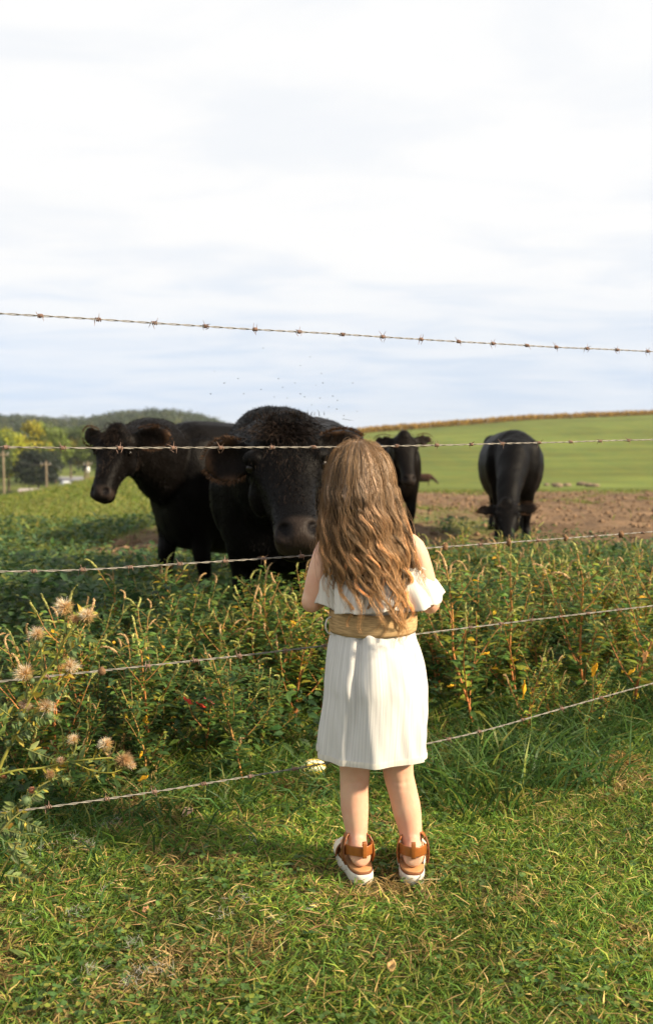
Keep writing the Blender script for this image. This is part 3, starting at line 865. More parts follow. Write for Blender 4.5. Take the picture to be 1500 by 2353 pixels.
        v, f_, cc = hair_mesh(Pp - Nn * .002, D, Ln, .0010 * sc, c); Vs.append((v, f_)); Cs.append(cc)
    if forelock:
        n = forelock
        t0 = rng.uniform(-.08, .16, n); a0 = rng.normal(0, .045, n)
        Pp = np.array([HP(t, a, .075) for t, a in zip(t0, a0)])
        D = d[None] * rng.uniform(.3, 1.0, (n, 1)) + nn[None] * rng.uniform(.15, .6, (n, 1)) + lat[None] * (a0 * 9)[:, None] + rng.normal(size=(n, 3)) * .25
        up_ = t0 < -.01; D[up_] = nn[None] * .5 - d[None] * .6 + rng.normal(size=(up_.sum(), 3)) * .35
        D /= np.linalg.norm(D, axis=1, keepdims=True)
        c = np.array([.013, .009, .007])[None] * rng.uniform(.3, 2.2, (n, 1))
        v, f_, cc = hair_mesh(Pp, D, rng.uniform(.022, .050, n) * np.where(up_, .5, 1.0) * hw, .0011 * hw, c); Vs.append((v, f_)); Cs.append(cc)
    n = 420 if fur > 4000 else 140
    for s in (-1, 1):
        b0, ed, ef, ec, el, ew = epos[s]
        t0 = rng.uniform(.2, 1.0, n); sgn = rng.choice([-1, 1], n)
        w = np.interp(t0, [.05, .22, .45, .68, .86, .97, 1.02], [.55, .84, 1.03, .98, .73, .36, .1]) * ew * .93
        Pp = b0[None] + ed[None] * (t0 * el)[:, None] + ec[None] * (sgn * w)[:, None] + ef[None] * (.7 * .028 * hw * np.sin(np.pi * np.clip(t0 * .9 + .08, 0, 1)))[:, None]
        D = ec[None] * (sgn * (1.1 - t0 * .6))[:, None] + ed[None] * (t0 * 1.1)[:, None] + ef[None] * .25 + rng.normal(size=(n, 3)) * .2
        D /= np.linalg.norm(D, axis=1, keepdims=True)
        c = np.array([.095, .050, .026])[None] * rng.uniform(.4, 1.5, (n, 1))
        v, f_, cc = hair_mesh(Pp, D, rng.uniform(.010, .020, n) * hw, .0012 * hw, c); Vs.append((v, f_)); Cs.append(cc)
    V, F = cat_parts(Vs)
    h = obj('coat_hair', mesh_data('coat_hair', V, F, M_FUR, True, np.concatenate(Cs)), root)
    h['kind'] = 'stuff'
    tag(root, label, 'cow', group)
    return root

# the big one, face to face with the child
cow('cow', 'large black cow with lowered head, facing the girl closely over the wire', (-.19, 5.22, 0), R(-9), .995, W(648, 1010, 4.24), W(688, 1256, 3.80), roll=R(4), hs=1.14,
    ears={-1: dict(dir=(-1, .10, -.16), face=(-.1, -1, .05), len=.165, w=.070, t=.13), 1: dict(dir=(1, .15, .20), face=(.1, -1, .1), len=.165, w=.048, t=.10)}, voxel=.011, fur=30000, forelock=1600, hump=.02, fat=1.08, deep=.09)
# left one, head turned to the left edge
cow('cow', 'black cow on the left, head turned aside above the green field', (-.58, 6.55, 0), R(-52), .97, W(274, 1000, 5.60), W(231, 1146, 5.40), roll=R(-3),
    ears={-1: dict(dir=(-.75, .5, .12), face=(-.5, -.8, 0), len=.19), 1: dict(dir=(.95, -.1, .12), face=(.0, -1, -.1), len=.24, w=.075)}, voxel=.014, fur=26000, forelock=500, base=(.0028, .0021, .0018), legshift=.06, deep=.12, neck=1.12, hs=1.2)
# behind the girl
cow('cow', 'young black cow peering out from behind the hair of the girl', (.70, 10.3, float(ground_z(.73, 10.3))), R(3), .84, W(927, 1008, 9.40), W(940, 1112, 9.12),
    ears={-1: dict(dir=(-1, .2, .05)), 1: dict(dir=(1, .2, .12))}, voxel=.018, fur=6000, forelock=150, base=(.0036, .0024, .0018), fat=.88)
# grazing on the bare soil
cow('cow', 'black cow grazing head down beside the bare brown soil', (1.90, 10.25, float(ground_z(1.9, 10.2))), R(-8), .925, W(1163, 1162, 9.05), W(1166, 1260, 8.72),
    ears={-1: dict(dir=(-1, -.1, -.16), face=(0, -1, .15), len=.22), 1: dict(dir=(1, -.1, .02), face=(0, -1, .15), len=.22)}, voxel=.016, fur=9000, forelock=150, neck_up=-.02, fat=1.0, hump=.0)
# brown back behind the left one
cow('cow', 'dark reddish brown cow whose back shows between the two nearest cows', (-.93, 9.6, float(ground_z(-1.0, 9.6))), R(174), .98, (-.9, 10.75, .95), (-.88, 11.1, .65),
    voxel=.022, fur=600, forelock=40, base=(.040, .017, .009))
# tiny one far off at the foot of the hillside
yy = 88.0; xx = gxy(974, yy)
cow('cow', 'tiny brown cow grazing at the foot of the green hillside', (xx, yy, float(ground_z(xx, yy))), R(80), .95, (xx + .95, yy - .2, float(ground_z(xx, yy)) + .62), (xx + 1.25, yy - .25, float(ground_z(xx, yy)) + .22),
    voxel=.04, fur=0, forelock=30, base=(.040, .018, .010), group='cattle farther out in the pasture')
# ------------------------------------------------------------------ barbed wire fence (five strands)
FA = np.array([-0.682, 2.08]); FB = np.array([1.027, 3.133])          # where the fence line meets the picture's edges
FD = (FB - FA) / np.linalg.norm(FB - FA)
FN = np.array([-FD[1], FD[0]])                                        # away from the camera
M_WIRE = simple_mat('galvanised_wire', (0.20, 0.185, 0.16), rough=0.6, spec=0.4, var=0.35, scale=90, metallic=0.35)
M_BARB = simple_mat('rusty_barb', (0.24, 0.15, 0.11), rough=0.7, spec=0.3, var=0.4, scale=150, metallic=0.2)
M_CLOT = simple_mat('dried_clump', (0.16, 0.09, 0.045), rough=0.95, var=0.4, scale=200, bump=0.6, bscale=400)
def fence_xy(px):
    """plan position of the fence plane behind photograph column px"""
    f = px / 1500.0
    iy = (1 - f) / FA[1] + f / FB[1]
    Yw = 1 / iy
    t = (Yw - FA[1]) / (FB[1] - FA[1])
    return FA + (FB - FA) * t
def wire_point(px, py):
    q = fence_xy(px); return np.array(W(px, py, float(q[1])))
WIRES = [
    ('topmost barbed wire strand, dark against the pale sky', [(0, 720), (475, 750), (880, 774), (1200, 794), (1500, 808)], [93, 226, 355, 473, 586, 687, 787, 879, 967, 1053, 1132, 1210, 1277, 1348, 1417, 1487]),
    ('second barbed wire strand crossing in front of the faces of the cows', [(0, 1028), (270, 1030), (520, 1029), (770, 1027), (1000, 1023), (1250, 1017), (1500, 1010)], [14, 145, 275, 398, 507, 624, 720, 815, 911, 1003, 1082, 1153, 1238, 1310, 1378, 1443]),
    ('third barbed wire strand running at the height of the shoulders of the girl', [(0, 1314), (190, 1311), (415, 1296), (690, 1278), (980, 1260), (1240, 1241), (1500, 1222)], [78, 190, 300, 413, 517, 605, 692, 790, 880, 960, 1102, 1235, 1367, 1475]),
    ('fourth barbed wire strand passing behind the skirt waist into the weeds', [(0, 1566), (235, 1542), (450, 1518), (745, 1485), (960, 1457), (1215, 1425), (1500, 1392)], [105, 340, 448, 550, 655, 745, 860, 1080, 1150, 1220, 1285, 1350, 1420]),
    ('lowest barbed wire strand running just above the grass behind the girl', [(0, 1868), (110, 1856), (355, 1820), (560, 1786), (715, 1762), (900, 1725), (1080, 1690), (1300, 1625), (1500, 1570)], [112, 245, 355, 468, 575, 676, 770, 860, 940, 1030, 1100, 1200, 1290, 1380]),
]
BARB = None
g = np.random.default_rng(4)
for wi, (label, prof, barbs) in enumerate(WIRES):
    pr = np.array(prof, float)
    pxs = np.concatenate([[-260, -120], np.linspace(0, 1500, 31), [1680, 1900]])
    pys = np.interp(pxs, pr[:, 0], pr[:, 1])
    for idx in (0, 1): pys[idx] = pr[0, 1] + (pr[1, 1] - pr[0, 1]) / (pr[1, 0] - pr[0, 0]) * pxs[idx]
    for idx in (-2, -1): pys[idx] = pr[-1, 1] + (pr[-1, 1] - pr[-2, 1]) / (pr[-1, 0] - pr[-2, 0]) * (pxs[idx] - 1500)
    # smooth the profile
    for _ in range(6): pys[3:-3] = pys[3:-3] * .5 + (pys[2:-4] + pys[4:-2]) * .25
    C3 = np.array([wire_point(a, b) for a, b in zip(pxs, pys)])
    base = C3[16].copy()
    root = empty('barbed_wire', (float(base[0]), float(base[1]), 0))
    org = np.array([base[0], base[1], 0.0])
    P = catmull(C3, 14)
    L_ = np.concatenate([[0], np.cumsum(np.linalg.norm(np.diff(P, axis=0), axis=1))])
    s_ = np.arange(0, L_[-1], .0045)
    P = np.column_stack([np.interp(s_, L_, P[:, k]) for k in range(3)])
    for k in range(3): P[:, k] += 0.0012 * (vnoise(s_ * 5 + wi * 9, s_ * 0 + k, 40 + k) - .5)
    nn3 = np.array([FN[0], FN[1], 0.0]); zz3 = np.array([0, 0, 1.0])
    for q in (0, 1):
        ph = s_ / .034 * 2 * np.pi * .5 + q * np.pi + 1.2 * np.sin(s_ * 6.1 + wi)
        Q = P + (nn3[None] * np.cos(ph)[:, None] + zz3[None] * np.sin(ph)[:, None]) * .00135 - org
        V, F = tubes(Q[None], np.full((1, len(Q)), .0011), 6)
        obj('strand', mesh_data('strand', V, F, M_WIRE), root)
    if BARB is None:
        BARB = []
        for k in range(4):
            parts = []
            for q in range(2):
                a0 = g.random() * 6.28
                t = np.linspace(0, 1, 22); an = a0 + t * 4.4 * np.pi
                coil = np.column_stack([(t - .5) * .009 + (q - .5) * .004, np.cos(an) * .0038, np.sin(an) * .0038])
                e0 = coil[0] + np.array([g.normal() * .004, math.cos(a0 - 1.4) * .013, math.sin(a0 - 1.4) * .013]) * g.uniform(.8, 1.15)
                e1 = coil[-1] + np.array([g.normal() * .004, math.cos(an[-1] + 1.4) * .013, math.sin(an[-1] + 1.4) * .013]) * g.uniform(.8, 1.15)
                path = np.vstack([e0, coil, e1])
                r = np.full(len(path), .0010); r[0] = r[-1] = .0003
                parts.append(tubes(path[None], r[None], 5))
            V, F = cat_parts(parts)
            BARB.append(mesh_data('barb', V, F, M_BARB))
    for bx in barbs:
        by = np.interp(bx, pxs, pys)
        c = wire_point(bx, by)
        o = obj('barb', BARB[int(g.integers(4))], root, c - org)
        o.rotation_euler = (g.random() * 6.28, 0, math.atan2(FD[1], FD[0]))
    if wi in (2, 3):
        for bx in ([1022, 1168, 1299, 1425] if wi == 2 else [235]):
            by = np.interp(bx, pxs, pys); c = wire_point(bx, by)
            V, F = ellipsoid((0, 0, 0), (.0085, .0085, .0105), 10, 8)
            V = V * (1 + .7 * (vnoise(V[:, 0] * 300 + bx, V[:, 1] * 300 + V[:, 2] * 260, 3) - .5))[:, None]
            o = obj('dried_clump', mesh_data('dried_clump', V, F, M_CLOT), root, c - org)
    tag(root, label, 'barbed wire', 'strands of the barbed wire fence')
# ------------------------------------------------------------------ the child
GX, GY = 0.118, 2.42
girl = empty('person', (GX, GY, 0))
def G(px, py, dy=0.0):
    """photograph pixel on the plane dy behind the child's middle, in the child's own frame"""
    p = W(px, py, GY + dy); return np.array([p.x - GX, dy, p.z])
M_SKIN = simple_mat('skin', (0.62, 0.37, 0.25), rough=0.5, spec=0.3, var=0.05, scale=25, bump=0.05, bscale=500, sss=0.25)
parts = []
yb = np.array([0, -1.0, 0])
def row(p, a, b, c=None): return [*p, a, b] if c is None else [*p, a, b, c]
# torso, neck, head
parts.append(loft([[0, .01, .36, .07, .06], [0, .0, .42, .105, .080], [0, .0, .50, .108, .082], [0, .0, .60, .092, .070], [-.004, .0, .70, .098, .070], [-.008, .004, .775, .108, .062], [-.010, .01, .815, .085, .050], [-.012, .012, .835, .045, .042]], 20, (0, 1, 0), 3))
parts.append(loft([[-.012, .012, .78, .036, .036], [-.022, .016, .84, .032, .034], [-.032, .022, .90, .034, .036]], 14, (0, 1, 0), 2))
HC = np.array([-.036, .030, .950])
parts.append(ellipsoid(HC + np.array([0, -.006, .012]), (.068, .084, .082), 20, 14))
parts.append(loft([[*(HC + np.array([0, .025, .02])), .066, .055], [*(HC + np.array([0, .034, -.03])), .060, .048], [*(HC + np.array([0, .040, -.068])), .043, .038], [*(HC + np.array([0, .046, -.096])), .022, .022]], 16, (0, 1, 0), 3))
parts.append(loft([[*(HC + np.array([0, .080, .008])), .008, .008], [*(HC + np.array([0, .094, -.020])), .011, .012], [*(HC + np.array([0, .092, -.034])), .014, .010]], 10, (0, 1, 0), 2))     # nose
for s in (-1, 1):
    parts.append(ellipsoid(HC + np.array([s * .067, .008, -.012]), (.008, .016, .026), 10, 8))                        # ears
    parts.append(ellipsoid(HC + np.array([s * .038, .066, -.030]), (.024, .022, .022), 10, 8))                        # cheeks
parts.append(ellipsoid(HC + np.array([0, .082, -.056]), (.020, .010, .006), 10, 7))                                   # lips
parts.append(ellipsoid(HC + np.array([0, .081, -.066]), (.017, .010, .006), 10, 7))
# arms: upper arms hang, elbows bent, hands together before the chest
elb = {-1: G(716, 1386, .005), 1: G(987, 1388, .005)}
sho = {-1: G(757, 1262, .01), 1: G(946, 1262, .01)}
hand = {-1: np.array([-.045, .155, .735]), 1: np.array([.030, .160, .735])}
for s in (-1, 1):
    a, e, h = sho[s], elb[s], hand[s]
    parts.append(loft([row(a + np.array([-s * .03, 0, .015]), .030, .034), row(a, .034, .036), row(a * .5 + e * .5 + np.array([s * .004, -.004, 0]), .0305, .033), row(e * .85 + a * .15, .0285, .031), row(e, .026, .028), row(e + np.array([-s * .004, .01, -.010]), .015, .018)], 14, (0, 1, 0), 3))
    parts.append(loft([row(e + np.array([0, -.014, -.002]), .014, .014), row(e + np.array([0, .0, .0]), .025, .025), row(e * .65 + h * .35, .026, .026), row(e * .25 + h * .75, .020, .019), row(h, .016, .014)], 12, (0, 0, 1), 3))
    fd = nv(np.array([-s * .35, .45, .75])); pd = nv(np.cross(fd, np.array([-s * .9, .3, .0]))); sd = nv(np.cross(fd, pd))
    parts.append(loft([row(h - fd * .004, .016, .012), row(h + fd * .025, .024, .011), row(h + fd * .048, .025, .010), row(h + fd * .054, .020, .008)], 12, pd, 2))
    for k, ln in enumerate((.038, .043, .040, .031)):
        b0 = h + fd * .046 + sd * ((k - 1.5) * .0125)
        k1 = nv(fd * .8 + pd * .5 * s); k2 = nv(fd * .2 + pd * 1.0 * s)
        parts.append(loft([row(b0, .0066, .0066), row(b0 + fd * ln * .4, .0064, .0064), row(b0 + fd * ln * .4 + k1 * ln * .35, .0060, .0060), row(b0 + fd * ln * .4 + k1 * ln * .35 + k2 * ln * .3, .0048, .0048)], 8, sd, 2))
    tb = h + fd * .014 + sd * (-.018)
    parts.append(loft([row(tb, .009, .009), row(tb + nv(fd - sd * 1.1) * .020, .0078, .0078), row(tb + nv(fd - sd * .9) * .038, .0058, .0058)], 8, pd, 2))
# legs and feet
FOOT = {-1: dict(heel=np.array(W(836, 2014, 2.325)) - np.array([GX, GY, 0]), yaw=R(15)), 1: dict(heel=np.array(W(949, 2018, 2.322)) - np.array([GX, GY, 0]), yaw=R(-4))}
LEG = {-1: [(815, 1620, .005, 50, .056), (815, 1700, 0, 42, .047), (815, 1772, .0, 35.5, .040), (814, 1815, -.004, 33.5, .038), (815, 1860, -.010, 32.5, .038), (819, 1905, -.018, 26.5, .031), (823, 1944, -.030, 22, .026), (825, 1968, -.036, 21.5, .027)],
       1: [(910, 1620, .005, 50, .056), (911, 1700, 0, 42, .047), (914, 1772, .0, 36, .040), (924, 1815, -.004, 34, .038), (934, 1860, -.010, 33.5, .038), (942, 1905, -.018, 28, .031), (946, 1944, -.030, 24, .026), (946, 1968, -.036, 23, .027)]}
for s in (-1, 1):
    rows = []
    for px, py, dy, r, ry in LEG[s]:
        rows.append(row(G(px, py, dy), r * .00107, ry))
    ank = np.array(rows[-1][:3])
    rows.append(row(ank * np.array([1, 1, 0]) + np.array([0, .0, .06]), .024, .030))
    parts.append(loft(rows, 18, (0, 1, 0), 3))
    fw = np.array([-math.sin(FOOT[s]['yaw']), math.cos(FOOT[s]['yaw']), 0])
    hl = FOOT[s]['heel'] * np.array([1, 1, 0]) + fw * .018
    FOOT[s]['o'] = hl; FOOT[s]['fw'] = fw
    z0 = .036
    parts.append(loft([row(hl - fw * .006 + np.array([0, 0, z0 + .022]), .012, .014), row(hl + np.array([0, 0, z0 + .022]), .0235, .026, .022), row(hl + fw * .030 + np.array([0, 0, z0 + .026]), .026, .040, .026), row(hl + fw * .065 + np.array([0, 0, z0 + .022]), .026, .036, .022),
                       row(hl + fw * .10 + np.array([0, 0, z0 + .015]), .030, .022, .015), row(hl + fw * .125 + np.array([0, 0, z0 + .011]), .031, .014, .011), row(hl + fw * .135 + np.array([0, 0, z0 + .009]), .026, .009, .009)], 14, (0, 0, 1), 3))
    for k in range(5):
        lx = (k - 2) * .0115 * (1 if s > 0 else -1); tl = (.030, .029, .026, .022, .018)[k]
        rt = np.array([fw[1], -fw[0], 0]); b0 = hl + fw * (.125 - abs(k - 1) * .003) - rt * lx + np.array([0, 0, z0 + .009]); r0 = .0085 if k == 0 else .0064
        parts.append(loft([row(b0, r0, r0), row(b0 + fw * tl * .6, r0, r0), row(b0 + fw * tl, r0 * .5, r0 * .5)], 8, (0, 0, 1), 2))
body = fuse(parts, .0042, 4, 'body')
Vb = get_verts(body).astype(float); nb_ = np.empty(len(Vb) * 3, np.float32); body.vertices.foreach_get('normal', nb_); nb_ = nb_.reshape(-1, 3)
for s, pk in ((-1, 815), (1, 918)):        # creases behind the knees, soft hollow either side of the tendon
    kc = G(pk, 1787); rel = Vb - kc
    back_ = smooth(.0, -.02, rel[:, 1]) * np.exp(-(rel[:, 0] / .022) ** 2)
    dd = .0015 * np.exp(-((rel[:, 2] - .05 * rel[:, 0]) / .0035) ** 2) + .0008 * np.exp(-((rel[:, 2] + .016 + .1 * rel[:, 0]) / .003) ** 2)
    hol = .0022 * (np.exp(-(((rel[:, 0] - .014) / .007) ** 2 + (rel[:, 2] / .02) ** 2)) + np.exp(-(((rel[:, 0] + .014) / .007) ** 2 + (rel[:, 2] / .02) ** 2)))
    Vb = Vb - nb_ * ((dd + hol) * back_)[:, None]
set_verts(body, Vb)
body.materials.clear(); body.materials.append(M_SKIN)
obj('body', body, girl)
nt_s = M_SKIN.node_tree; Ns, Ls = nt_s.nodes, nt_s.links
tx = Ns.new('ShaderNodeTexCoord'); zn = Ns.new('ShaderNodeTexNoise'); zn.inputs['Scale'].default_value = 14; zn.inputs['Detail'].default_value = 5
Ls.new(tx.outputs['Object'], zn.inputs['Vector'])
rp_ = Ns.new('ShaderNodeValToRGB'); rp_.color_ramp.elements[0].position = .35; rp_.color_ramp.elements[0].color = (.60, .315, .215, 1); rp_.color_ramp.elements[1].position = .65; rp_.color_ramp.elements[1].color = (.64, .40, .27, 1)
Ls.new(zn.outputs['Fac'], rp_.inputs[0])
mm_ = [n for n in Ns if n.type == 'MIX'][0]; Ls.new(rp_.outputs[0], mm_.inputs[6])
for s in (-1, 1):
    V, F = ellipsoid(HC + np.array([s * .031, .074, .004]), (.0125, .010, .0085), 12, 9)
    obj('eye', mesh_data('eye', V, F, simple_mat('child_eye', (0.75, 0.74, 0.72), rough=0.15, var=0.05)), girl)

# ---- dress
def fabric(name, color, weave=1.0, trans=0.18, var=0.11):
    m, N, L, P = nmat(name)
    P.inputs['Roughness'].default_value = 0.85; P.inputs['Specular IOR Level'].default_value = 0.15
    P.inputs['Sheen Weight'].default_value = 0.1
    at = N.new('ShaderNodeAttribute'); at.attribute_name = 'uvw'
    def nz(scale, sx, sy, det=3):
        mp = N.new('ShaderNodeMapping'); mp.inputs['Scale'].default_value = (sx, sy, 1); L.new(at.outputs['Vector'], mp.inputs['Vector'])
        n = N.new('ShaderNodeTexNoise'); n.inputs['Scale'].default_value = scale; n.inputs['Detail'].default_value = det; L.new(mp.outputs[0], n.inputs['Vector'])
        return n.outputs['Fac']
    stripes = nz(260, 1, .012, 4)            # slubby vertical yarns of the gauze
    fine = nz(900, 1, .25, 2)
    mr = N.new('ShaderNodeMapRange'); mr.inputs['From Min'].default_value = .35; mr.inputs['From Max'].default_value = .65; mr.inputs['To Min'].default_value = 1 - var * 1.5; mr.inputs['To Max'].default_value = 1.0 + var * .6
    L.new(stripes, mr.inputs['Value'])
    mx = N.new('ShaderNodeMix'); mx.data_type = 'RGBA'; mx.blend_type = 'MULTIPLY'; mx.inputs[0].default_value = 1; mx.inputs[6].default_value = (*color, 1)
    L.new(mr.outputs[0], mx.inputs[7]); L.new(mx.outputs[2], P.inputs['Base Color'])
    ad = N.new('ShaderNodeMath'); ad.operation = 'MULTIPLY_ADD'; ad.inputs[1].default_value = .35; L.new(fine, ad.inputs[0]); L.new(stripes, ad.inputs[2])
    bp = N.new('ShaderNodeBump'); bp.inputs['Strength'].default_value = .40 * weave; bp.inputs['Distance'].default_value = .002; L.new(ad.outputs[0], bp.inputs['Height']); L.new(bp.outputs[0], P.inputs['Normal'])
    tr = N.new('ShaderNodeBsdfTranslucent'); L.new(mx.outputs[2], tr.inputs['Color'])
    ms = N.new('ShaderNodeMixShader'); ms.inputs[0].default_value = trans; L.new(P.outputs[0], ms.inputs[1]); L.new(tr.outputs[0], ms.inputs[2]); L.new(ms.outputs[0], N['Material Output'].inputs['Surface'])
    return m
M_DRESS = fabric('cream_gauze', (0.70, 0.69, 0.66))
M_RUFFLE = fabric('cream_gauze_ruffle', (0.71, 0.68, 0.61), .6)

def ring_sheet(name, zs, rx, ry, cx, cy, disp, mat, parent, nth=220, thick=.0015, zdisp=None):
    """cloth wrapped round the body: rows over height, displaced radially by disp(theta, t)"""
    thh = np.linspace(-np.pi, np.pi, nth, endpoint=False)
    k = len(zs); t = np.linspace(0, 1, k)
    TT, HH = np.meshgrid(t, thh, indexing='ij')
    r = disp(HH, TT)
    Xs = cx[:, None] + (rx[:, None] + r) * np.sin(HH); Ys = cy[:, None] - (ry[:, None] + r) * np.cos(HH)
    Zs = zs[:, None] + (zdisp(HH, TT) if zdisp else 0) + np.zeros_like(Xs)
    V = np.stack([Xs, Ys, Zs], -1).reshape(-1, 3)
    i, j = np.meshgrid(np.arange(k - 1), np.arange(nth), indexing='ij'); j2 = (j + 1) % nth
    F = np.stack([i * nth + j, (i + 1) * nth + j, (i + 1) * nth + j2, i * nth + j2], -1).reshape(-1, 4)
    uv = np.stack([HH * .12, Zs], -1).reshape(-1, 2)
    # keep the yarn pattern unbroken at the seam in front
    o = obj(name, mesh_data(name, V, [F], mat, True, uv=uv), parent)
    md = o.modifiers.new('thickness', 'SOLIDIFY'); md.thickness = thick; md.offset = -1
    return o
def zpx(py, dy): return float(G(857, py, dy)[2])
z_hem, z_top = zpx(1765, -.122), zpx(1460, -.085)
k = 40; t = np.linspace(0, 1, k)
zs = z_top + (z_hem - z_top) * t
def skirt_disp(h, t):
    d = .0042 * np.sin(6 * h + .7 + .3 * t) * t + .0030 * np.sin(11 * h + 2.0 - .8 * t) * t
    # inverted pleat falling from the belt, left of the middle, and an overlapping edge at the right side
    c = -.36 - .16 * t
    d += .0085 * np.exp(-((h - c + .16) / .15) ** 2) * (.35 + .65 * t) - .0125 * np.exp(-((h - c - .02) / .06) ** 2) * (1 - .72 * t)
    d += .006 * np.exp(-((h - c - .30) / .2) ** 2) * (1 - .5 * t)
    e = .92 + .06 * t
    d += .011 * smooth(e - .5, e, h) * (1 - smooth(e, e + .035, h)) * smooth(.25, .95, t)
    d += .006 * np.exp(-((h + 1.25) / .22) ** 2) * t - .004 * np.exp(-((h + .95) / .12) ** 2) * t
    d += .010 * (vnoise(h * 3.1 + t * 1.3, t * 2.6 + h * .8, 71) - .5) * smooth(.05, .4, t) + .005 * (vnoise(h * 7.0 - t * 3, t * 4.5, 72) - .5)
    # seat of the child pushes the cloth out a little
    d += .010 * np.exp(-((h) / .7) ** 2) * np.exp(-((t - .33) / .2) ** 2)
    return d
ux = np.interp(t, [0, .15, .45, .8, 1], [.1015, .113, .128, .132, .134]); uy = np.interp(t, [0, .15, .45, .8, 1], [.079, .092, .108, .116, .119])
cxs = np.interp(t, [0, .5, 1], [float(G(856, 1460)[0]), float(G(863, 1610)[0]), float(G(855, 1765)[0])])
dress = empty('dress', (0, 0, 0), 0, girl)
sk = ring_sheet('skirt', zs, ux, uy, cxs, np.zeros(k), skirt_disp, M_DRESS, dress)
# stitched hem
thh = np.linspace(-np.pi, np.pi, 220, endpoint=False)
r = skirt_disp(thh, np.ones(220))
for zz_, nm in ((.0, 'hem'),):
    path = np.stack([cxs[-1] + (ux[-1] + r + .0012) * np.sin(thh), -(uy[-1] + r + .0012) * np.cos(thh), np.full(220, z_hem + .006)], -1)
    path = np.vstack([path, path[:1]])
    K_ = len(path); out = np.stack([np.sin(np.append(thh, thh[0])), -np.cos(np.append(thh, thh[0])), np.zeros(K_)], -1)
    V = np.concatenate([path + out * .0003 + np.array([0, 0, .007]), path + out * .0009, path + out * .0004 - np.array([0, 0, .0075])])
    i = np.arange(K_ - 1); F = np.concatenate([np.stack([i, i + K_, i + K_ + 1, i + 1], -1), np.stack([i + K_, i + 2 * K_, i + 2 * K_ + 1, i + K_ + 1], -1)])
    obj('hem', mesh_data('hem', V, [F], M_RUFFLE, True, uv=np.column_stack([np.tile(np.linspace(-.37, .37, K_), 3), V[:, 2]])), dress)
# bodice
k = 16; t = np.linspace(0, 1, k); zb = np.linspace(z_top - .01, .765, k)
bx_ = np.interp(t, [0, .4, .8, 1], [.1005, .102, .108, .109]); by_ = np.interp(t, [0, .4, .8, 1], [.078, .079, .080, .075])
cb = np.interp(t, [0, 1], [float(G(856, 1460)[0]), -.004])
ring_sheet('bodice', zb, bx_, by_, cb, np.zeros(k), lambda h, t: .0022 * np.sin(15 * h + 3 * t) + .0015 * np.sin(27 * h), M_RUFFLE, dress)
# off-shoulder ruffle
k = 34; t = np.linspace(0, 1, k)
zt_, zb_ = zpx(1314, -.09), zpx(1414, -.125)
zr = zt_ + (zb_ - zt_) * t
rfx = np.interp(t, [0, .06, .14, .5, 1], [.126, .121, .123, .135, .145]); rfy = np.interp(t, [0, .06, .14, .5, 1], [.083, .079, .081, .100, .115])
cr = np.interp(t, [0, 1], [float(G(855, 1314)[0]), float(G(866, 1414)[0])])
def ruf(h, t):
    w = smooth(.05, 1, t)
    d = (.0115 * np.sin(8 * h + .9 * np.sin(2 * h) + .4) + .0045 * np.sin(17 * h + 1.1) + .003 * np.sin(29 * h)) * w
    d += .0045 * np.sin(31 * h) * (1 - smooth(0, .12, t)) + .0015 * np.sin(34 * h) * (1 - w)
    d += .012 * np.exp(-((h - 1.32) / .16) ** 2) * w ** 1.5 + .006 * np.exp(-((h + 1.35) / .25) ** 2) * np.exp(-((t - .35) / .2) ** 2)
    d += (.007 * smooth(0, .55, t) + .006) * np.exp(-((h - 1.42) / .42) ** 2)
    d -= .012 * np.exp(-((h + 1.02) / .10) ** 2) * w - .007 * np.exp(-((h + .86) / .12) ** 2) * w
    return d
def rufz(h, t):
    return (.006 * np.sin(4 * h + 1) + .004 * np.sin(9 * h)) * t + .004 * np.sin(23 * h) * (1 - smooth(0, .1, t)) + .022 * np.abs(np.sin(h)) ** 3 * t * (h > 0) + .004 * np.abs(np.sin(h)) * t - .010 * np.exp(-((h - 1.30) / .12) ** 2) * t
ring_sheet('ruffle', zr, rfx, rfy, cr, np.zeros(k), ruf, M_RUFFLE, dress, 420, .0012, rufz)
# jute belt
m_belt, N, L, P = nmat('jute_belt')
P.inputs['Roughness'].default_value = 0.95; P.inputs['Specular IOR Level'].default_value = .1
at = N.new('ShaderNodeAttribute'); at.attribute_name = 'uvw'
mp = N.new('ShaderNodeMapping'); mp.inputs['Scale'].default_value = (.12, 1, 1); L.new(at.outputs['Vector'], mp.inputs['Vector'])
n1_ = N.new('ShaderNodeTexNoise'); n1_.inputs['Scale'].default_value = 260; n1_.inputs['Detail'].default_value = 4; L.new(mp.outputs[0], n1_.inputs['Vector'])
mr = N.new('ShaderNodeMapRange'); mr.inputs['From Min'].default_value = .3; mr.inputs['From Max'].default_value = .7; mr.inputs['To Min'].default_value = .6; mr.inputs['To Max'].default_value = 1.25; L.new(n1_.outputs['Fac'], mr.inputs['Value'])
mx = N.new('ShaderNodeMix'); mx.data_type = 'RGBA'; mx.blend_type = 'MULTIPLY'; mx.inputs[0].default_value = 1; mx.inputs[6].default_value = (.46, .31, .155, 1); L.new(mr.outputs[0], mx.inputs[7]); L.new(mx.outputs[2], P.inputs['Base Color'])
bp = N.new('ShaderNodeBump'); bp.inputs['Strength'].default_value = .35; bp.inputs['Distance'].default_value = .001; L.new(n1_.outputs['Fac'], bp.inputs['Height']); L.new(bp.outputs[0], P.inputs['Normal'])
k = 9; zb0, zb1 = zpx(1466, -.085), zpx(1414, -.085); t = np.linspace(0, 1, k)
pr_ = np.array([0, .0012, .0018, .002, .002, .002, .0018, .0012, 0])
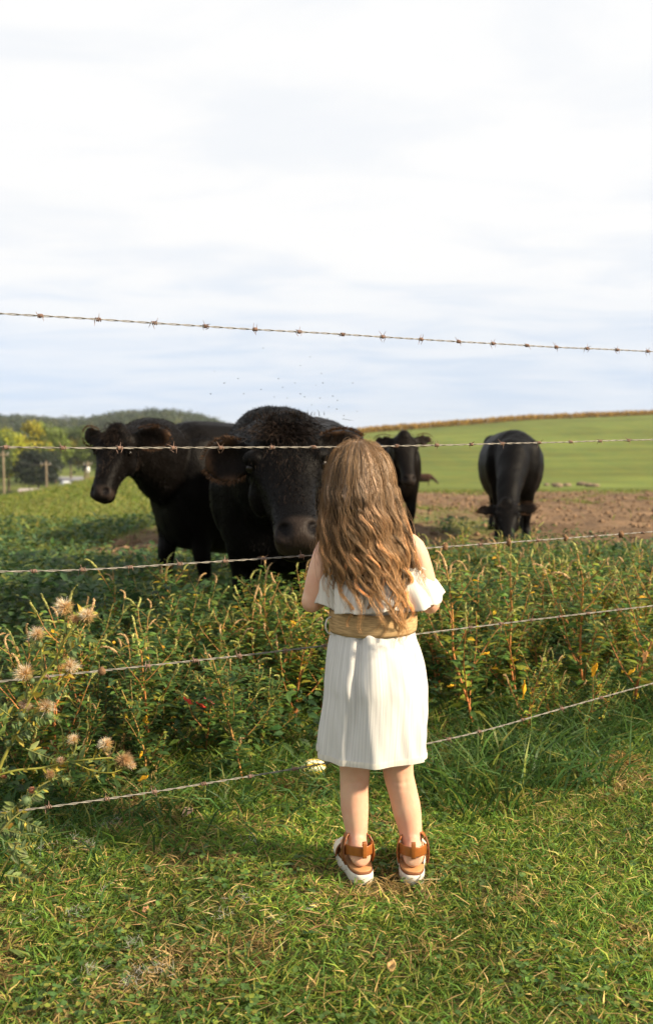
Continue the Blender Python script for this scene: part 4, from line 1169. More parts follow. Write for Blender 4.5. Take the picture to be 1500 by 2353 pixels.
belt = ring_sheet('belt', zb0 + (zb1 - zb0) * t, .1035 + pr_, .0815 + pr_, np.full(k, float(G(856, 1440)[0])), np.zeros(k), lambda h, t: .0008 * np.sin(9 * h), m_belt, girl, 160, .003,
                  lambda h, t: .004 * np.cos(h) * -1 + .003)
# ribbon tie hanging at the left of the belt
q = [G(760, 1418, -.03), G(751, 1424, -.04), G(748, 1440, -.045), G(752, 1452, -.04), G(761, 1458, -.03)]
V, F = tube(q, .0022, 6, 5); obj('ribbon_tie', mesh_data('ribbon_tie', V, F, M_RUFFLE, True, uv=V[:, [0, 2]]), dress)

# ---- sandals (each a thing the child stands in: parts of the outfit)
M_SOLE = simple_mat('white_rubber_sole', (0.56, 0.53, 0.46), rough=0.75, var=0.12, scale=70, bump=0.15, bscale=120)
M_INS = simple_mat('tan_insole', (0.43, 0.215, 0.09), rough=0.6, var=0.12, scale=50)
M_STRAP = simple_mat('brown_leather', (0.27, 0.088, 0.018), rough=0.34, spec=0.5, var=0.18, scale=60, bump=0.08, bscale=400)
M_TRIM = simple_mat('dark_leather_trim', (0.16, 0.055, 0.018), rough=0.5, var=0.15, scale=60)
M_CAP = simple_mat('cream_canvas', (0.68, 0.60, 0.47), rough=0.9, var=0.08, scale=120, bump=0.2, bscale=500)
for s in (-1, 1):
    o_, fw = FOOT[s]['o'], FOOT[s]['fw']; rt = np.array([fw[1], -fw[0], 0])
    sd_ = empty('sandal', tuple(o_), 0, girl)
    LP = lambda x, y, z: rt * x + fw * y + np.array([0, 0, z])
    # outline of the sole: y along the foot from the heel (-.022) to the toe (.158)
    ol = []
    for a in np.linspace(0, 2 * np.pi, 40, endpoint=False):
        y = .066 - .093 * math.cos(a)
        tt = (y + .027) / .186
        w = .0345 * (1 + .16 * tt) * (1 - .14 * math.exp(-((tt - .42) / .16) ** 2))
        sx = math.copysign(abs(math.sin(a)) ** .62, math.sin(a))
        ol.append((sx * w + s * -.004 * math.sin(tt * 3.0), y))
    ol = np.array(ol); c0 = np.array([0, .066])
    def slab(levels):
        V = []
        for z, kk in levels:
            q = c0 + (ol - c0) * kk; V += [LP(x, y, z) for x, y in q]
        n = len(ol); V += [LP(*c0, levels[0][0]), LP(*c0, levels[-1][0])]
        F, T = [], []
        for i in range(len(levels) - 1):
            for j in range(n): F.append((i * n + j, i * n + (j + 1) % n, (i + 1) * n + (j + 1) % n, (i + 1) * n + j))
        for j in range(n):
            T.append((len(levels) * n, (j + 1) % n, j)); T.append((len(levels) * n + 1, (len(levels) - 1) * n + j, (len(levels) - 1) * n + (j + 1) % n))
        return np.array(V), [np.array(F)[:, ::-1], np.array(T)[:, ::-1]]
    V, F = slab([(.0, .93), (.003, .985), (.006, 1.0), (.022, 1.0), (.0255, .985), (.027, .95)])
    obj('sole', mesh_data('sole', V, F, M_SOLE), sd_)
    V, F = slab([(.0265, .95), (.0300, .955), (.0315, .94)])
    obj('welt', mesh_data('welt', V, F, M_TRIM), sd_)
    V, F = slab([(.0300, .92), (.0345, .925), (.0360, .90)])
    obj('insole', mesh_data('insole', V, F, M_INS), sd_)
    def band(pts, half, thick, nm, mat, up=(0, 0, 1)):
        rows = [[*p, thick, half] for p in pts]
        V, F = loft(rows, 12, up, 4, power=5)
        return obj(nm, mesh_data(nm, V, F, mat), sd_)
    hz = .082
    band([LP(.033, .062, .040), LP(.034, .045, hz - .018), LP(.0305, .020, hz - .006), LP(.022, -.006, hz), LP(.0, -.0195, hz + .001), LP(-.022, -.006, hz), LP(-.0305, .020, hz - .006), LP(-.034, .045, hz - .018), LP(-.033, .062, .040)], .0125, .0016, 'heel_strap', M_STRAP)
    band([LP(0, -.0235, hz - .013), LP(0, -.0250, hz), LP(0, -.0245, hz + .017), LP(0, -.0215, hz + .026), LP(0, -.0185, hz + .016)], .0016, .0055, 'pull_tab', M_STRAP, up=fw)
    for q in (-1, 1):
        band([LP(q * .0345, .030, .037), LP(q * .0385, .030, .055), LP(q * .0375, .034, .080), LP(q * .031, .042, .098)], .0095, .0018, 'side_flap', M_TRIM if q == s else M_STRAP, up=fw)
    band([LP(.033, .040, .088), LP(.024, .050, .103), LP(0, .058, .110), LP(-.024, .050, .103), LP(-.033, .040, .088)], .010, .0016, 'ankle_strap', M_STRAP, up=fw)
    # ribbed cream toe cap with a leather edge
    n_, m_ = 25, 13
    V = []
    for i in range(m_):
        tt = i / (m_ - 1); y = .092 + tt * .064
        w = .0395 * math.sqrt(max(0.0, 1 - (max(0, tt - .25) / .77) ** 2.4)); h = .036 * math.sqrt(max(0.0, 1 - (tt / 1.03) ** 2.2)) + .003
        for j in range(n_):
            a = math.pi * j / (n_ - 1)
            rib = 1 + .02 * math.sin(a * 24)
            V.append(LP(-math.cos(a) * w * rib, y, .030 + math.sin(a) ** .8 * h * rib))
    i, j = np.meshgrid(np.arange(m_ - 1), np.arange(n_ - 1), indexing='ij')
    F = np.stack([i * n_ + j, i * n_ + j + 1, (i + 1) * n_ + j + 1, (i + 1) * n_ + j], -1).reshape(-1, 4)
    tcap = obj('toe_cap', mesh_data('toe_cap', V, [F], M_CAP), sd_)
    md = tcap.modifiers.new('thickness', 'SOLIDIFY'); md.thickness = .0016
    V, F = tube([V[j] for j in range(0, n_, 2)], .0026, 6, 2); obj('toe_trim', mesh_data('toe_trim', V, F, M_TRIM), sd_)

# ---- long wavy hair
m_hair, N, L, P = nmat('brown_hair')
at = N.new('ShaderNodeAttribute'); at.attribute_name = 'col'; L.new(at.outputs['Color'], P.inputs['Base Color'])
P.inputs['Roughness'].default_value = .42; P.inputs['Specular IOR Level'].default_value = .45
P.inputs['Specular Tint'].default_value = (1.0, .85, .68, 1)
tr = N.new('ShaderNodeBsdfTranslucent'); L.new(at.outputs['Color'], tr.inputs['Color'])
ms = N.new('ShaderNodeMixShader'); ms.inputs[0].default_value = .22; L.new(P.outputs[0], ms.inputs[1]); L.new(tr.outputs[0], ms.inputs[2]); L.new(ms.outputs[0], N['Material Output'].inputs['Surface'])
hg = np.random.default_rng(21)
Z_K = np.array([1.07, .98, .93, .87, .81, .75, .70, .655, .62, .56])[::-1]
RX_K = np.array([.077, .078, .087, .101, .114, .114, .106, .098, .092, .085])[::-1]
RY_K = np.array([.106, .106, .114, .112, .106, .110, .122, .134, .122, .118])[::-1]
ZC, RZ_ = .953, .112
CX_Z = lambda z: np.interp(z, [.56, .66, .75, .85, .93, 1.07], [.006, .000, -.010, -.026, -.036, -.040])
CY_Z = lambda z: np.interp(z, [.56, .80, .90, 1.07], [.0, .005, .020, .024])
def hair_path(phi, a0, zend, lam, amp, wl_, ph, lean, K=38, zc=ZC):
    """from polar angle a0 on the scalp, over the head, then down to zend"""
    na = 9
    al = np.linspace(a0, math.pi / 2, na)
    xs =   .077 * np.sin(al) ** 1.15; ys = .104 * np.sin(al); zz_ = zc + (1.065 - zc) * np.cos(al)
    zd = np.linspace(zc, zend, K - na + 1)[1:]
    z = np.concatenate([zz_, zd]); rx = np.concatenate([xs, np.interp(zd, Z_K, RX_K)]); ry = np.concatenate([ys, np.interp(zd, Z_K, RY_K)])
    fall = np.clip((ZC + .03 - z) / .36, 0, 1)
    lamz = lam + (1.0 - lam) * .35 * fall
    p2 = phi * (1 - .20 * fall ** 1.5)
    w = amp * smooth(1.045, .92, z) * (.55 + .45 * fall)
    ws = np.sin((ZC - z) / wl_ * 2 * np.pi + ph)
    wc = np.cos((ZC - z) / wl_ * 2 * np.pi + ph)
    z = z + (lam - 1.0) * .10 * smooth(zc - .02, zc + .08, z)
    x = CX_Z(z) + rx * lamz * np.sin(p2) + ws * w * np.cos(p2) + lean * fall ** 2
    y = CY_Z(z) - ry * lamz * np.cos(p2) + ws * w * np.sin(p2) * .6 - wc * w * .80 * np.cos(p2)
    return np.column_stack([x, y, z])
PATHS, COLS, RAD = [], [], []
K = 38
def add_lock(phi, a0, zend, lam, n_str, rad0, tone, amp=None, gold=1.0):
    amp = amp or hg.uniform(.006, .012); wl_ = hg.uniform(.072, .105); ph = 2.2 * math.sin(2.7 * phi) + hg.uniform(-1.3, 1.3); lean = hg.normal(.004, .009)
    guide = hair_path(phi, a0, zend, lam, amp, wl_, ph, lean, K, ZC + hg.uniform(-.045, .02))
    s = np.linspace(0, 1, K)
    spread = rad0 * np.interp(s, [0, .25, .6, .88, 1], [.8, 1.0, .95, .75, .45])
    tz = guide[:, 2]
    root = np.array([.34, .255, .185]); mid = np.array([.25, .148, .078]); tipc = np.array([.62, .345, .14])
    n = n_str
    o1, o2, o3 = hg.normal(size=(3, n, 1))
    cp, sp = math.cos(phi), math.sin(phi); S_ = spread[None]
    off = np.stack([o1 * S_ * cp - o2 * S_ * .5 * sp, o2 * S_ * .6 * cp + o1 * S_ * sp, o3 * S_ * .35], -1)
    wob = .0019 * np.stack([np.sin(s[None] * hg.uniform(15, 30, (n, 1)) + hg.random((n, 1)) * 6), np.sin(s[None] * hg.uniform(15, 30, (n, 1)) + hg.random((n, 1)) * 6), np.zeros((n, K))], -1) * s[None, :, None]
    for q in range(n): PATHS.append(guide + off[q] + wob[q])
    for q in range(n):
        RAD.append(hg.uniform(.00030, .00050) * np.interp(s, [0, .1, .8, 1], [.8, 1, .9, .25]))
        b = hg.uniform(.55, 1.5) * tone
        warm = smooth(.94, .68, tz) * hg.uniform(.45, 1.0) * gold
        k1 = smooth(1.0, .86, tz)[:, None]
        c = root[None] * (1 - k1) + mid[None] * k1
        c = c * (1 - warm[:, None]) + tipc[None] * warm[:, None]
        COLS.append(c * b)
# inner locks darkened to paint shade in the gaps, then lighter outer ones over them
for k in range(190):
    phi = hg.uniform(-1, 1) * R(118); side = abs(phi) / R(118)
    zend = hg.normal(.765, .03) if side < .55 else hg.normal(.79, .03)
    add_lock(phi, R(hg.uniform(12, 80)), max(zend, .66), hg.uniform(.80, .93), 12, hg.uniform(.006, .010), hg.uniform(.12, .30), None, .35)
for k in range(96):
    phi = (k / 95 * 2 - 1) * R(116) + hg.normal() * .05; side = abs(phi) / R(118)
    a0 = R(hg.uniform(5, 16)) if hg.random() < .7 else R(hg.uniform(16, 60))
    zend = hg.normal(.735, .035) if side < .5 else hg.normal(.765, .035)
    if side < .45 and hg.random() < .30: zend = hg.uniform(.61, .68)
    add_lock(phi, a0, max(zend, .592), hg.uniform(.91, 1.09), int(hg.integers(32, 54)), hg.uniform(.0022, .0046), hg.choice([.35, .75, 1.3, 2.2], p=[.24, .26, .28, .22]), hg.uniform(.009, .0170))
# a few long loose locks: right-hand drift and the longest tips
for phi, zend, ln in ((.25, .588, .02), (.42, .596, .03), (.10, .612, .0), (-.32, .622, -.01), (.55, .60, .02), (.32, .60, .035), (-.1, .63, .01), (1.15, .70, .05), (1.3, .72, .05), (-1.25, .71, -.035), (-1.05, .70, -.03)):
    add_lock(phi, R(12), zend, 1.05, 12, .005, 1.15)
    for q in range(1, 13):
        PATHS[-q] = PATHS[-q] + np.array([ln, 0, 0])[None] * smooth(.85, .6, PATHS[-q][:, 2])[:, None]
# flyaway single hairs
for k in range(420):
    phi = hg.uniform(-1, 1) * R(115)
    p = hair_path(phi, R(hg.uniform(5, 60)), hg.uniform(.66, .9), hg.uniform(1.02, 1.10), .008, hg.uniform(.05, .12), hg.random() * 6.28, hg.normal(0, .02), K)
    s = np.linspace(0, 1, K)
    out = nv([math.sin(phi), -math.cos(phi), .6])
    p = p + out[None] * (hg.uniform(.002, .016) * np.sin(s * hg.uniform(2, 7) + hg.random() * 3))[:, None] + np.column_stack([np.sin(s * hg.uniform(6, 14) + hg.random() * 6) * .006 * s, np.zeros(K), np.zeros(K)])
    PATHS.append(p); RAD.append(np.full(K, .00028)); COLS.append(np.tile(np.array([.30, .18, .09]) * hg.uniform(.7, 1.3), (K, 1)))
for k in range(260):    # short fuzz breaking the outline of the head
    phi = hg.uniform(-1, 1) * R(115); al0 = R(hg.uniform(8, 85)); s = np.linspace(0, 1, K)
    al_ = al0 + s * hg.uniform(.1, .7); rr_ = 1.0 + .03 + s * hg.uniform(.02, .16)
    p = np.column_stack([-.040 + .077 * np.sin(al_) * rr_ * np.sin(phi + s * hg.normal() * .3), .024 - .104 * np.sin(al_) * rr_ * np.cos(phi), ZC + .112 * np.cos(al_) * rr_])
    PATHS.append(p); RAD.append(np.full(K, .00026)); COLS.append(np.tile(np.array([.34, .23, .14]) * hg.uniform(.7, 1.4), (K, 1)))
for k in range(16):     # loops standing off the crown
    s = np.linspace(0, 1, K); x0 = hg.normal(-.045, .02)
    p = np.column_stack([x0 + .035 * (s - .3) * hg.uniform(-1, 1) + .01 * np.sin(s * hg.uniform(3, 8)), -.02 - .03 * s + np.zeros(K), 1.058 + hg.uniform(.012, .04) * np.sin(s * np.pi) - .015 * s])
    PATHS.append(p); RAD.append(np.full(K, .00026)); COLS.append(np.tile(np.array([.22, .14, .08]), (K, 1)))
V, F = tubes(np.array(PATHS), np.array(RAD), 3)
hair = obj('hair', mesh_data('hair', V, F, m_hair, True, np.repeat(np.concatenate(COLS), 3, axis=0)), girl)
hair['kind'] = 'stuff'
# inner hair mass under the strands, its near-black brown painting the shade between locks
rows = []
n_ = 28; ph_ = np.linspace(-R(125), R(125), n_)
V = []
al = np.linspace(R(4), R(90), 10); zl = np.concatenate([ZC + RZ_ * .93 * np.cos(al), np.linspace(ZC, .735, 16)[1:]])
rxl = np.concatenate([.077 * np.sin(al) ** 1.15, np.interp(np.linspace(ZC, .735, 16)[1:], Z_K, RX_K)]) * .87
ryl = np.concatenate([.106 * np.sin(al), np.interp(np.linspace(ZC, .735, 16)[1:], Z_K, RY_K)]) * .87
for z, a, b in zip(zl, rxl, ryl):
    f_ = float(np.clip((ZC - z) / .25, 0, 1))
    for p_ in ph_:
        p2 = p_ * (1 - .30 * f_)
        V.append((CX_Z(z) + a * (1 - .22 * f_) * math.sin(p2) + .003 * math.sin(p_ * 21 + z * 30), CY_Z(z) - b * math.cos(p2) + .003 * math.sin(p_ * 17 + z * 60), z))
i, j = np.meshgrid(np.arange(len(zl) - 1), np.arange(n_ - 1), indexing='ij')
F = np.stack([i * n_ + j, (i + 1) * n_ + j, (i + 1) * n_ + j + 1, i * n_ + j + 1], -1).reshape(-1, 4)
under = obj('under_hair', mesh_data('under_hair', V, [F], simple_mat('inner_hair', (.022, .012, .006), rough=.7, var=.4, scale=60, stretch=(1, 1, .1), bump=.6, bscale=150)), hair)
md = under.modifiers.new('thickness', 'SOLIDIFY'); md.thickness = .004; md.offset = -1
tag(girl, 'long haired girl in cream ruffled dress and brown sandals, seen from behind', 'person')
# ------------------------------------------------------------------ vegetation
def unit(a): return a / (np.linalg.norm(a, axis=-1, keepdims=True) + 1e-12)
def leaves(P, D, Up, Ln, Wd, col, g, fold=.25, droop=.3):
    """pointed leaves folded along the midrib; P base, D direction, Up blade normal"""
    n = len(P)
    D = unit(D); S = unit(np.cross(D, Up)); N_ = unit(np.cross(S, D))
    L = Ln[:, None]; Wv = Wd[:, None]
    M1 = P + D * L * .33 - N_ * L * droop * .08; M2 = P + D * L * .68 - N_ * L * droop * .30; T = P + D * L * .98 - N_ * L * droop * .65
    e = N_ * Wv * fold
    V = np.stack([P, M1 - S * Wv + e, M1, M1 + S * Wv + e, M2 - S * Wv * .72 + e * .7, M2, M2 + S * Wv * .72 + e * .7, T], 1).reshape(-1, 3)
    b = np.arange(n)[:, None] * 8
    T3 = np.concatenate([b + np.array([[0, 1, 2]]), b + np.array([[0, 2, 3]]), b + np.array([[4, 7, 5]]), b + np.array([[5, 7, 6]])])
    Q = np.concatenate([b + np.array([[1, 4, 5, 2]]), b + np.array([[2, 5, 6, 3]])])
    return V, [T3, Q], np.repeat(col, 8, axis=0)

def blades(P, D, Ln, Wd, col, g, bend=.5):
    """grass blades: 3 rows, bending over towards D's horizontal side"""
    n = len(P); D = unit(D)
    hor = D * np.array([1, 1, 0]) + g.normal(size=(n, 3)) * np.array([.05, .05, 0]); hor = unit(hor)
    S = unit(np.cross(D, g.normal(size=(n, 3)))) * Wd[:, None]
    L = Ln[:, None]; bd = (bend * g.uniform(.3, 1.4, n))[:, None]
    M = P + D * L * .5 + hor * L * bd * .10
    T = P + D * L * .9 + hor * L * bd * .45 - np.array([0, 0, 1]) * L * bd * .16
    V = np.stack([P - S * .8, P + S * .8, M + S, M - S, T], 1).reshape(-1, 3)
    b = np.arange(n)[:, None] * 5
    return V, [b + np.array([[0, 1, 2, 3]]), b + np.array([[3, 2, 4]])], np.repeat(col, 5, axis=0)

def stuff(name, label, cat, sets, mat, shade=False):
    V, F = cat_parts([(v, f) for v, f, c in sets])
    o = obj(name, mesh_data(name, V, F, mat, shade, np.concatenate([c for v, f, c in sets])))
    tag(o, label, cat, kind='stuff'); return o

def fence_off(x, y):
    """signed distance behind the fence line"""
    return (np.asarray(x) - FA[0]) * FN[0] + (np.asarray(y) - FA[1]) * FN[1]

def mixcol(g, n, pal, prob, jit=.35):
    pal = np.array(pal); i = g.choice(len(pal), n, p=prob)
    return pal[i] * g.uniform(1 - jit, 1 + jit, (n, 1)) * (1 + g.normal(size=(n, 3)) * .06)

# ---- mown grass round the child
g = np.random.default_rng(31)
n = 290000
x = g.uniform(-2.0, 2.4, n); y = g.uniform(1.35, 4.4, n)
o = fence_off(x, y)
infr = np.abs(x) < y * .36 + .1
keep = (o < 1.05) & (infr | (g.random(n) < .15)) & (g.random(n) < np.clip(1.15 - (o - .2) * .3, .3, 1))
pn = vnoise(x * 5.5, y * 5.5, 51); bare = smooth(.60, .80, vnoise(x * 7, y * 6, 52) * .6 + vnoise(x * 17, y * 15, 53) * .4)
for sx in (-1, 1):
    fo = FOOT[sx]['o'] + np.array([GX, GY, 0]); q = fo + FOOT[sx]['fw'] * .066
    al = (x - q[0]) * FOOT[sx]['fw'][0] + (y - q[1]) * FOOT[sx]['fw'][1]; ac = (x - q[0]) * FOOT[sx]['fw'][1] - (y - q[1]) * FOOT[sx]['fw'][0]
    keep &= ~((np.abs(al) < .096) & (np.abs(ac) < .043))
keep &= g.random(n) > bare * .5
x, y, o, pn, bare = x[keep], y[keep], o[keep], pn[keep], bare[keep]; n = len(x)
tall = smooth(.15, .75, o + .25 * (pn - .5))
Ln = g.uniform(.024, .056, n) * (1 + 1.7 * tall * g.random(n)) * (.75 + .6 * pn)
P = np.column_stack([x, y, np.full(n, -.004)])
D = g.normal(size=(n, 3)) * np.array([.65, .65, .1]) * (1 - .45 * tall)[:, None] + np.array([0, 0, .62])
col = mixcol(g, n, [(.082, .160, .026), (.135, .235, .034), (.265, .315, .046), (.54, .40, .14)], [.28, .36, .25, .11])
col *= (.62 + .75 * vnoise(x * 3.1, y * 2.6, 57))[:, None]
dry = smooth(.62, .78, .6 * vnoise(x * 3.3 + 4, y * 2.6, 58) + .4 * vnoise(x * 9 + 4, y * 8, 59))
col = np.where((g.random(n) < dry * .6)[:, None], np.array([.50, .35, .15]) * g.uniform(.6, 1.2, (n, 1)), col)
col = np.where((g.random(n) < bare * .6)[:, None], np.array([.33, .225, .085]) * g.uniform(.6, 1.3, (n, 1)), col)
s1 = blades(P, D, Ln, g.uniform(.0010, .0021, n) * (1 + .4 * tall), col, g, .8)
stuff('grass', 'short mown grass around the feet of the girl', 'grass', [s1], M_GRASS)
# clover and other small round leaves in the turf
n = 30000
x = g.uniform(-2.0, 2.4, n); y = g.uniform(1.35, 4.2, n); o = fence_off(x, y)
pn = vnoise(x * 4.2, y * 4.2, 54)
keep = (o < .9) & (np.abs(x) < y * .40 + .2) & (g.random(n) < smooth(.36, .70, pn) * .6 + .05)
x, y = x[keep], y[keep]; n = len(x)
h_ = g.uniform(.008, .030, n)
sets = []
for k in range(3):
    an = g.random(n) * .6 + k * 2.09
    D = np.column_stack([np.cos(an), np.sin(an), g.normal(.12, .22, n)])
    Up = np.column_stack([g.normal(0, .25, n), g.normal(0, .25, n), np.ones(n)])
    sz = g.uniform(.007, .0145, n)
    sets.append(leaves(np.column_stack([x, y, h_]), D, Up, sz, sz * .46, mixcol(g, n, [(.080, .150, .038), (.120, .20, .04), (.24, .27, .045)], [.42, .40, .18]), g, .12, .2))
# longer plantain and dock leaves here and there
m = 1500
x = g.uniform(-1.6, 2.0, m); y = g.uniform(1.4, 4.0, m); an = g.random(m) * 6.28
k_ = fence_off(x, y) < .9; x, y, an = x[k_], y[k_], an[k_]; m = len(x)
D = np.column_stack([np.cos(an), np.sin(an), g.uniform(.15, .8, m)]); sz = g.uniform(.025, .060, m)
sets.append(leaves(np.column_stack([x, y, np.zeros(m)]), D, np.tile([0, 0, 1.0], (m, 1)), sz, sz * .17, mixcol(g, m, [(.07, .125, .038), (.11, .165, .04)], [.6, .4]), g, .25, .5))
stuff('clover', 'clover and small broad leaves growing through the lawn', 'clover', sets, M_LEAF)
# dry straw lying in the turf
n = 14000
x = g.uniform(-1.8, 2.2, n); y = g.uniform(1.4, 4.0, n)
w_ = smooth(.45, .75, vnoise(x * 6.0, y * 6.0, 55)); k_ = (fence_off(x, y) < .8) & (g.random(n) < .18 + .82 * w_)
x, y = x[k_], y[k_]; n = len(x)
D = np.column_stack([g.normal(size=n), g.normal(size=n), g.uniform(0.0, .35, n)])
straw = blades(np.column_stack([x, y, g.uniform(.001, .022, n)]), D, g.uniform(.02, .065, n), g.uniform(.0006, .0013, n), mixcol(g, n, [(.40, .28, .11), (.30, .17, .06), (.48, .37, .18)], [.5, .25, .25]), g, .4)
stuff('dry_straw', 'dry tan grass clippings scattered over the lawn', 'straw', [straw], M_GRASS)
# white thistle down caught in the grass
sets = []
for (px, py, c) in ((205, 1940, 5), (180, 1930, 4), (240, 1895, 4), (270, 1885, 3), (170, 2095, 4), (305, 2165, 4), (320, 2235, 4), (205, 2225, 4), (300, 2260, 3), (560, 2060, 3), (575, 1930, 2), (370, 2220, 3), (100, 1945, 3), (640, 2110, 2), (515, 2100, 3), (235, 2040, 2), (150, 1900, 2), (720, 2080, 2), (60, 2110, 2)):
    v = (py - 1176.5) / FPX; sl = (math.sin(PITCH) + v * math.cos(PITCH)) / (math.cos(PITCH) - v * math.sin(PITCH)); Yd = (H - .035) / sl
    p = np.array(W(px, py, Yd)); m = 9 * c
    Pc = p + g.normal(size=(m, 3)) * np.array([.012, .012, .004])
    D = g.normal(size=(m, 3)) + np.array([0, 0, .4])
    sets.append(blades(Pc, D, g.uniform(.010, .022, m), np.full(m, .00030), np.tile(np.array([.50, .48, .42]), (m, 1)), g, .3))
stuff('thistle_down', 'white thistle down caught in the grass left of the girl', 'thistle down', sets, M_GRASS)

# ---- pigweed thicket behind the fence
def plant_proto(seed, h, red, spiky, leafiness):
    g = np.random.default_rng(seed)
    stems, spikes = [], []
    LP_, LD, LU, LL = [], [], [], []
    def axis(p0, d0, ln, r0, lvl):
        k = 7; p = [np.array(p0, float)]; d = nv(d0)
        for i in range(k - 1):
            d = nv(d + g.normal(size=3) * .10 + np.array([0, 0, .10 if lvl else .05])); p.append(p[-1] + d * ln / (k - 1))
        p = np.array(p); rr_ = np.linspace(r0, r0 * .45, k)
        V, F = tube(p, rr_, 5, 2); hgt = np.clip(V[:, 2] / .5, 0, 1)[:, None]
        c = (np.array([.52, .14, .045]) * red + np.array([.13, .15, .045]) * (1 - red))
        c = c * (1 - hgt * .55) + np.array([.22, .20, .06]) * hgt * .55
        stems.append((V, F, c * g.uniform(.7, 1.3)))
        return p
    main = axis((0, 0, -.01), (g.normal() * .12, g.normal() * .12, 1), h, .0042 + .0012 * red, 0)
    axes = [(main, 0)]
    nb = int(g.integers(7, 11))
    for b in range(nb):
        t = .12 + .75 * b / nb; i = t * (len(main) - 1); i0 = int(i); q = main[i0] * (1 - (i - i0)) + main[min(i0 + 1, len(main) - 1)] * (i - i0)
        an = b * 2.4 + g.normal() * .3; ln = h * (.62 - .42 * t) * g.uniform(.75, 1.2)
        axes.append((axis(q, (math.cos(an) * .85, math.sin(an) * .85, .75), ln, .0024, 1), 1))
    for p, lvl in axes:
        ln = np.linalg.norm(np.diff(p, axis=0), axis=1).sum(); m = int(leafiness * ln / .011)
        for k in range(m):
            t = .12 + .86 * (k + g.random()) / m; i = t * (len(p) - 1); i0 = min(int(i), len(p) - 2); f = i - i0
            q = p[i0] * (1 - f) + p[i0 + 1] * f; an = k * 2.4 + g.random(); tang = nv(p[i0 + 1] - p[i0])
            d = np.array([math.cos(an), math.sin(an), g.uniform(-.05, .65)]) + tang * .3
            LP_.append(q + nv(d) * .008); LD.append(d); LU.append(np.array([g.normal() * .35, g.normal() * .35, 1.0]))
            LL.append((.064 if lvl == 0 else .050) * (1.05 - .55 * t) * g.uniform(.6, 1.25))
        # spike at the tip, sometimes side spikes
        ns = 1 if g.random() < spiky else 0
        if lvl == 0 and spiky > .3: ns = 3
        for k in range(ns):
            d = nv(nv(p[-1] - p[-2]) + g.normal(size=3) * (.2 if k == 0 else .6)); sl = g.uniform(.035, .075) * (1.5 if lvl == 0 and k == 0 else 1)
            q = p[-1] if k == 0 else p[-2] * .6 + p[-1] * .4
            m = 9; pts = [q]
            side = g.normal(size=3) * np.array([1, 1, .1])
            for i in range(m - 1):
                d = nv(d + side * .075 * i * .5 + np.array([0, 0, -.035 * i])); pts.append(pts[-1] + d * sl / (m - 1))
            rad = .0036 * np.array([.7, 1, 1.05, 1, .95, .9, .75, .55, .2]) * g.uniform(.8, 1.2)
            V, F = tube(np.array(pts), rad, 7, 3)
            V = V + g.normal(size=V.shape) * .0011
            c = np.array([.30, .30, .085]) * g.uniform(.75, 1.2) if g.random() < .8 else np.array([.40, .26, .12])
            spikes.append((V, F, np.tile(c, (len(V), 1)) * g.uniform(.7, 1.3, (len(V), 1))))
    n = len(LP_); LL = np.array(LL)
    col = mixcol(g, n, [(.050, .105, .028), (.080, .150, .030), (.19, .22, .034), (.45, .28, .02)], [.45, .33, .20, .02] if red < .75 else [.28, .32, .36, .04], .3)
    if red > .75: col = col * np.array([1.35, 1.28, 1.1])  # leaves brightened and yellowed: warm sunlight painted into their colour
    V, F, c = leaves(np.array(LP_), np.array(LD), np.array(LU), LL, LL * g.uniform(.17, .27, n), col, g, .22, .55)
    fm = mesh_data('foliage', V, F, M_LEAF, False, c)
    V, F = cat_parts([(v, f) for v, f, c in stems]); sm = mesh_data('stem', V, F, M_STEM, True, np.concatenate([np.broadcast_to(c, (len(v), 3)) for v, f, c in stems]))
    sp = [mesh_data('flower_spike', v, f, M_STEM, False, c) for v, f, c in spikes]
    return sm, fm, sp
PROTO = [plant_proto(100 + k, .50, .25 + .1 * k, .30, 1.75) for k in range(5)] + [plant_proto(200 + k, .54, .8, .75, 1.15) for k in range(5)]
def plant(which, x, y, rz, sc, label, group=None, tilt=(0, 0)):
    sm, fm, sp = PROTO[which]
    r = empty('pigweed_plant', (x, y, float(ground_z(x, y))), rz)
    r.scale = (sc, sc, sc); r.rotation_euler[0], r.rotation_euler[1] = tilt
    obj('stem', sm, r); f = obj('foliage', fm, r); f['kind'] = 'stuff'
    for m in sp: obj('flower_spike', m, r)
    tag(r, label, 'weed', group); return r
g = np.random.default_rng(77)
def ray_ground(px, py, z=0.0):
    v = (py - 1176.5) / FPX; sl = (math.sin(PITCH) + v * math.cos(PITCH)) / (math.cos(PITCH) - v * math.sin(PITCH)); Yd = (H - z) / sl
    return W(px, py, Yd)
# single plants one can point at: pixel of the top, distance, kind, height
NAMED = [(350, 1425, 3.15, 6, 'tall pigweed with bright red stem standing between the thistle and the girl'),
         (120, 1395, 3.0, 5, 'pigweed with orange stem rising behind the thistle heads'),
         (735, 1290, 3.75, 7, 'upright pigweed beside the left elbow of the girl'),
         (560, 1480, 2.98, 2, 'leafy pigweed at the front of the thicket under the face of the big cow'),
         (1090, 1290, 3.55, 8, 'pigweed with pale forked spikes just right of the elbow of the girl'),
         (1210, 1275, 3.75, 9, 'tall slender pigweed with knotted red stem in the right thicket'),
         (1350, 1255, 3.9, 6, 'pigweed with long drooping tan spike near the third wire on the right'),
         (1455, 1270, 3.7, 7, 'pigweed with orange red stems at the right picture edge'),
         (1215, 1505, 3.35, 5, 'short pigweed with pale curved flower spikes low in the right thicket')]
taken = []
for px, py, Yd, w, label in NAMED:
    p = W(px, py, Yd); x, y = p.x, p.y; z0 = float(ground_z(x, y)); sc = (p.z - z0) / (.54 if w > 4 else .50)
    plant(w, x, y, g.random() * 6.28, float(np.clip(sc, .5, 1.35)), label); taken.append((x, y))
GL = 'green pigweed plant crowded among others in the thicket left of the girl'; GR = 'green pigweed plant crowded among others in the thicket right of the girl'
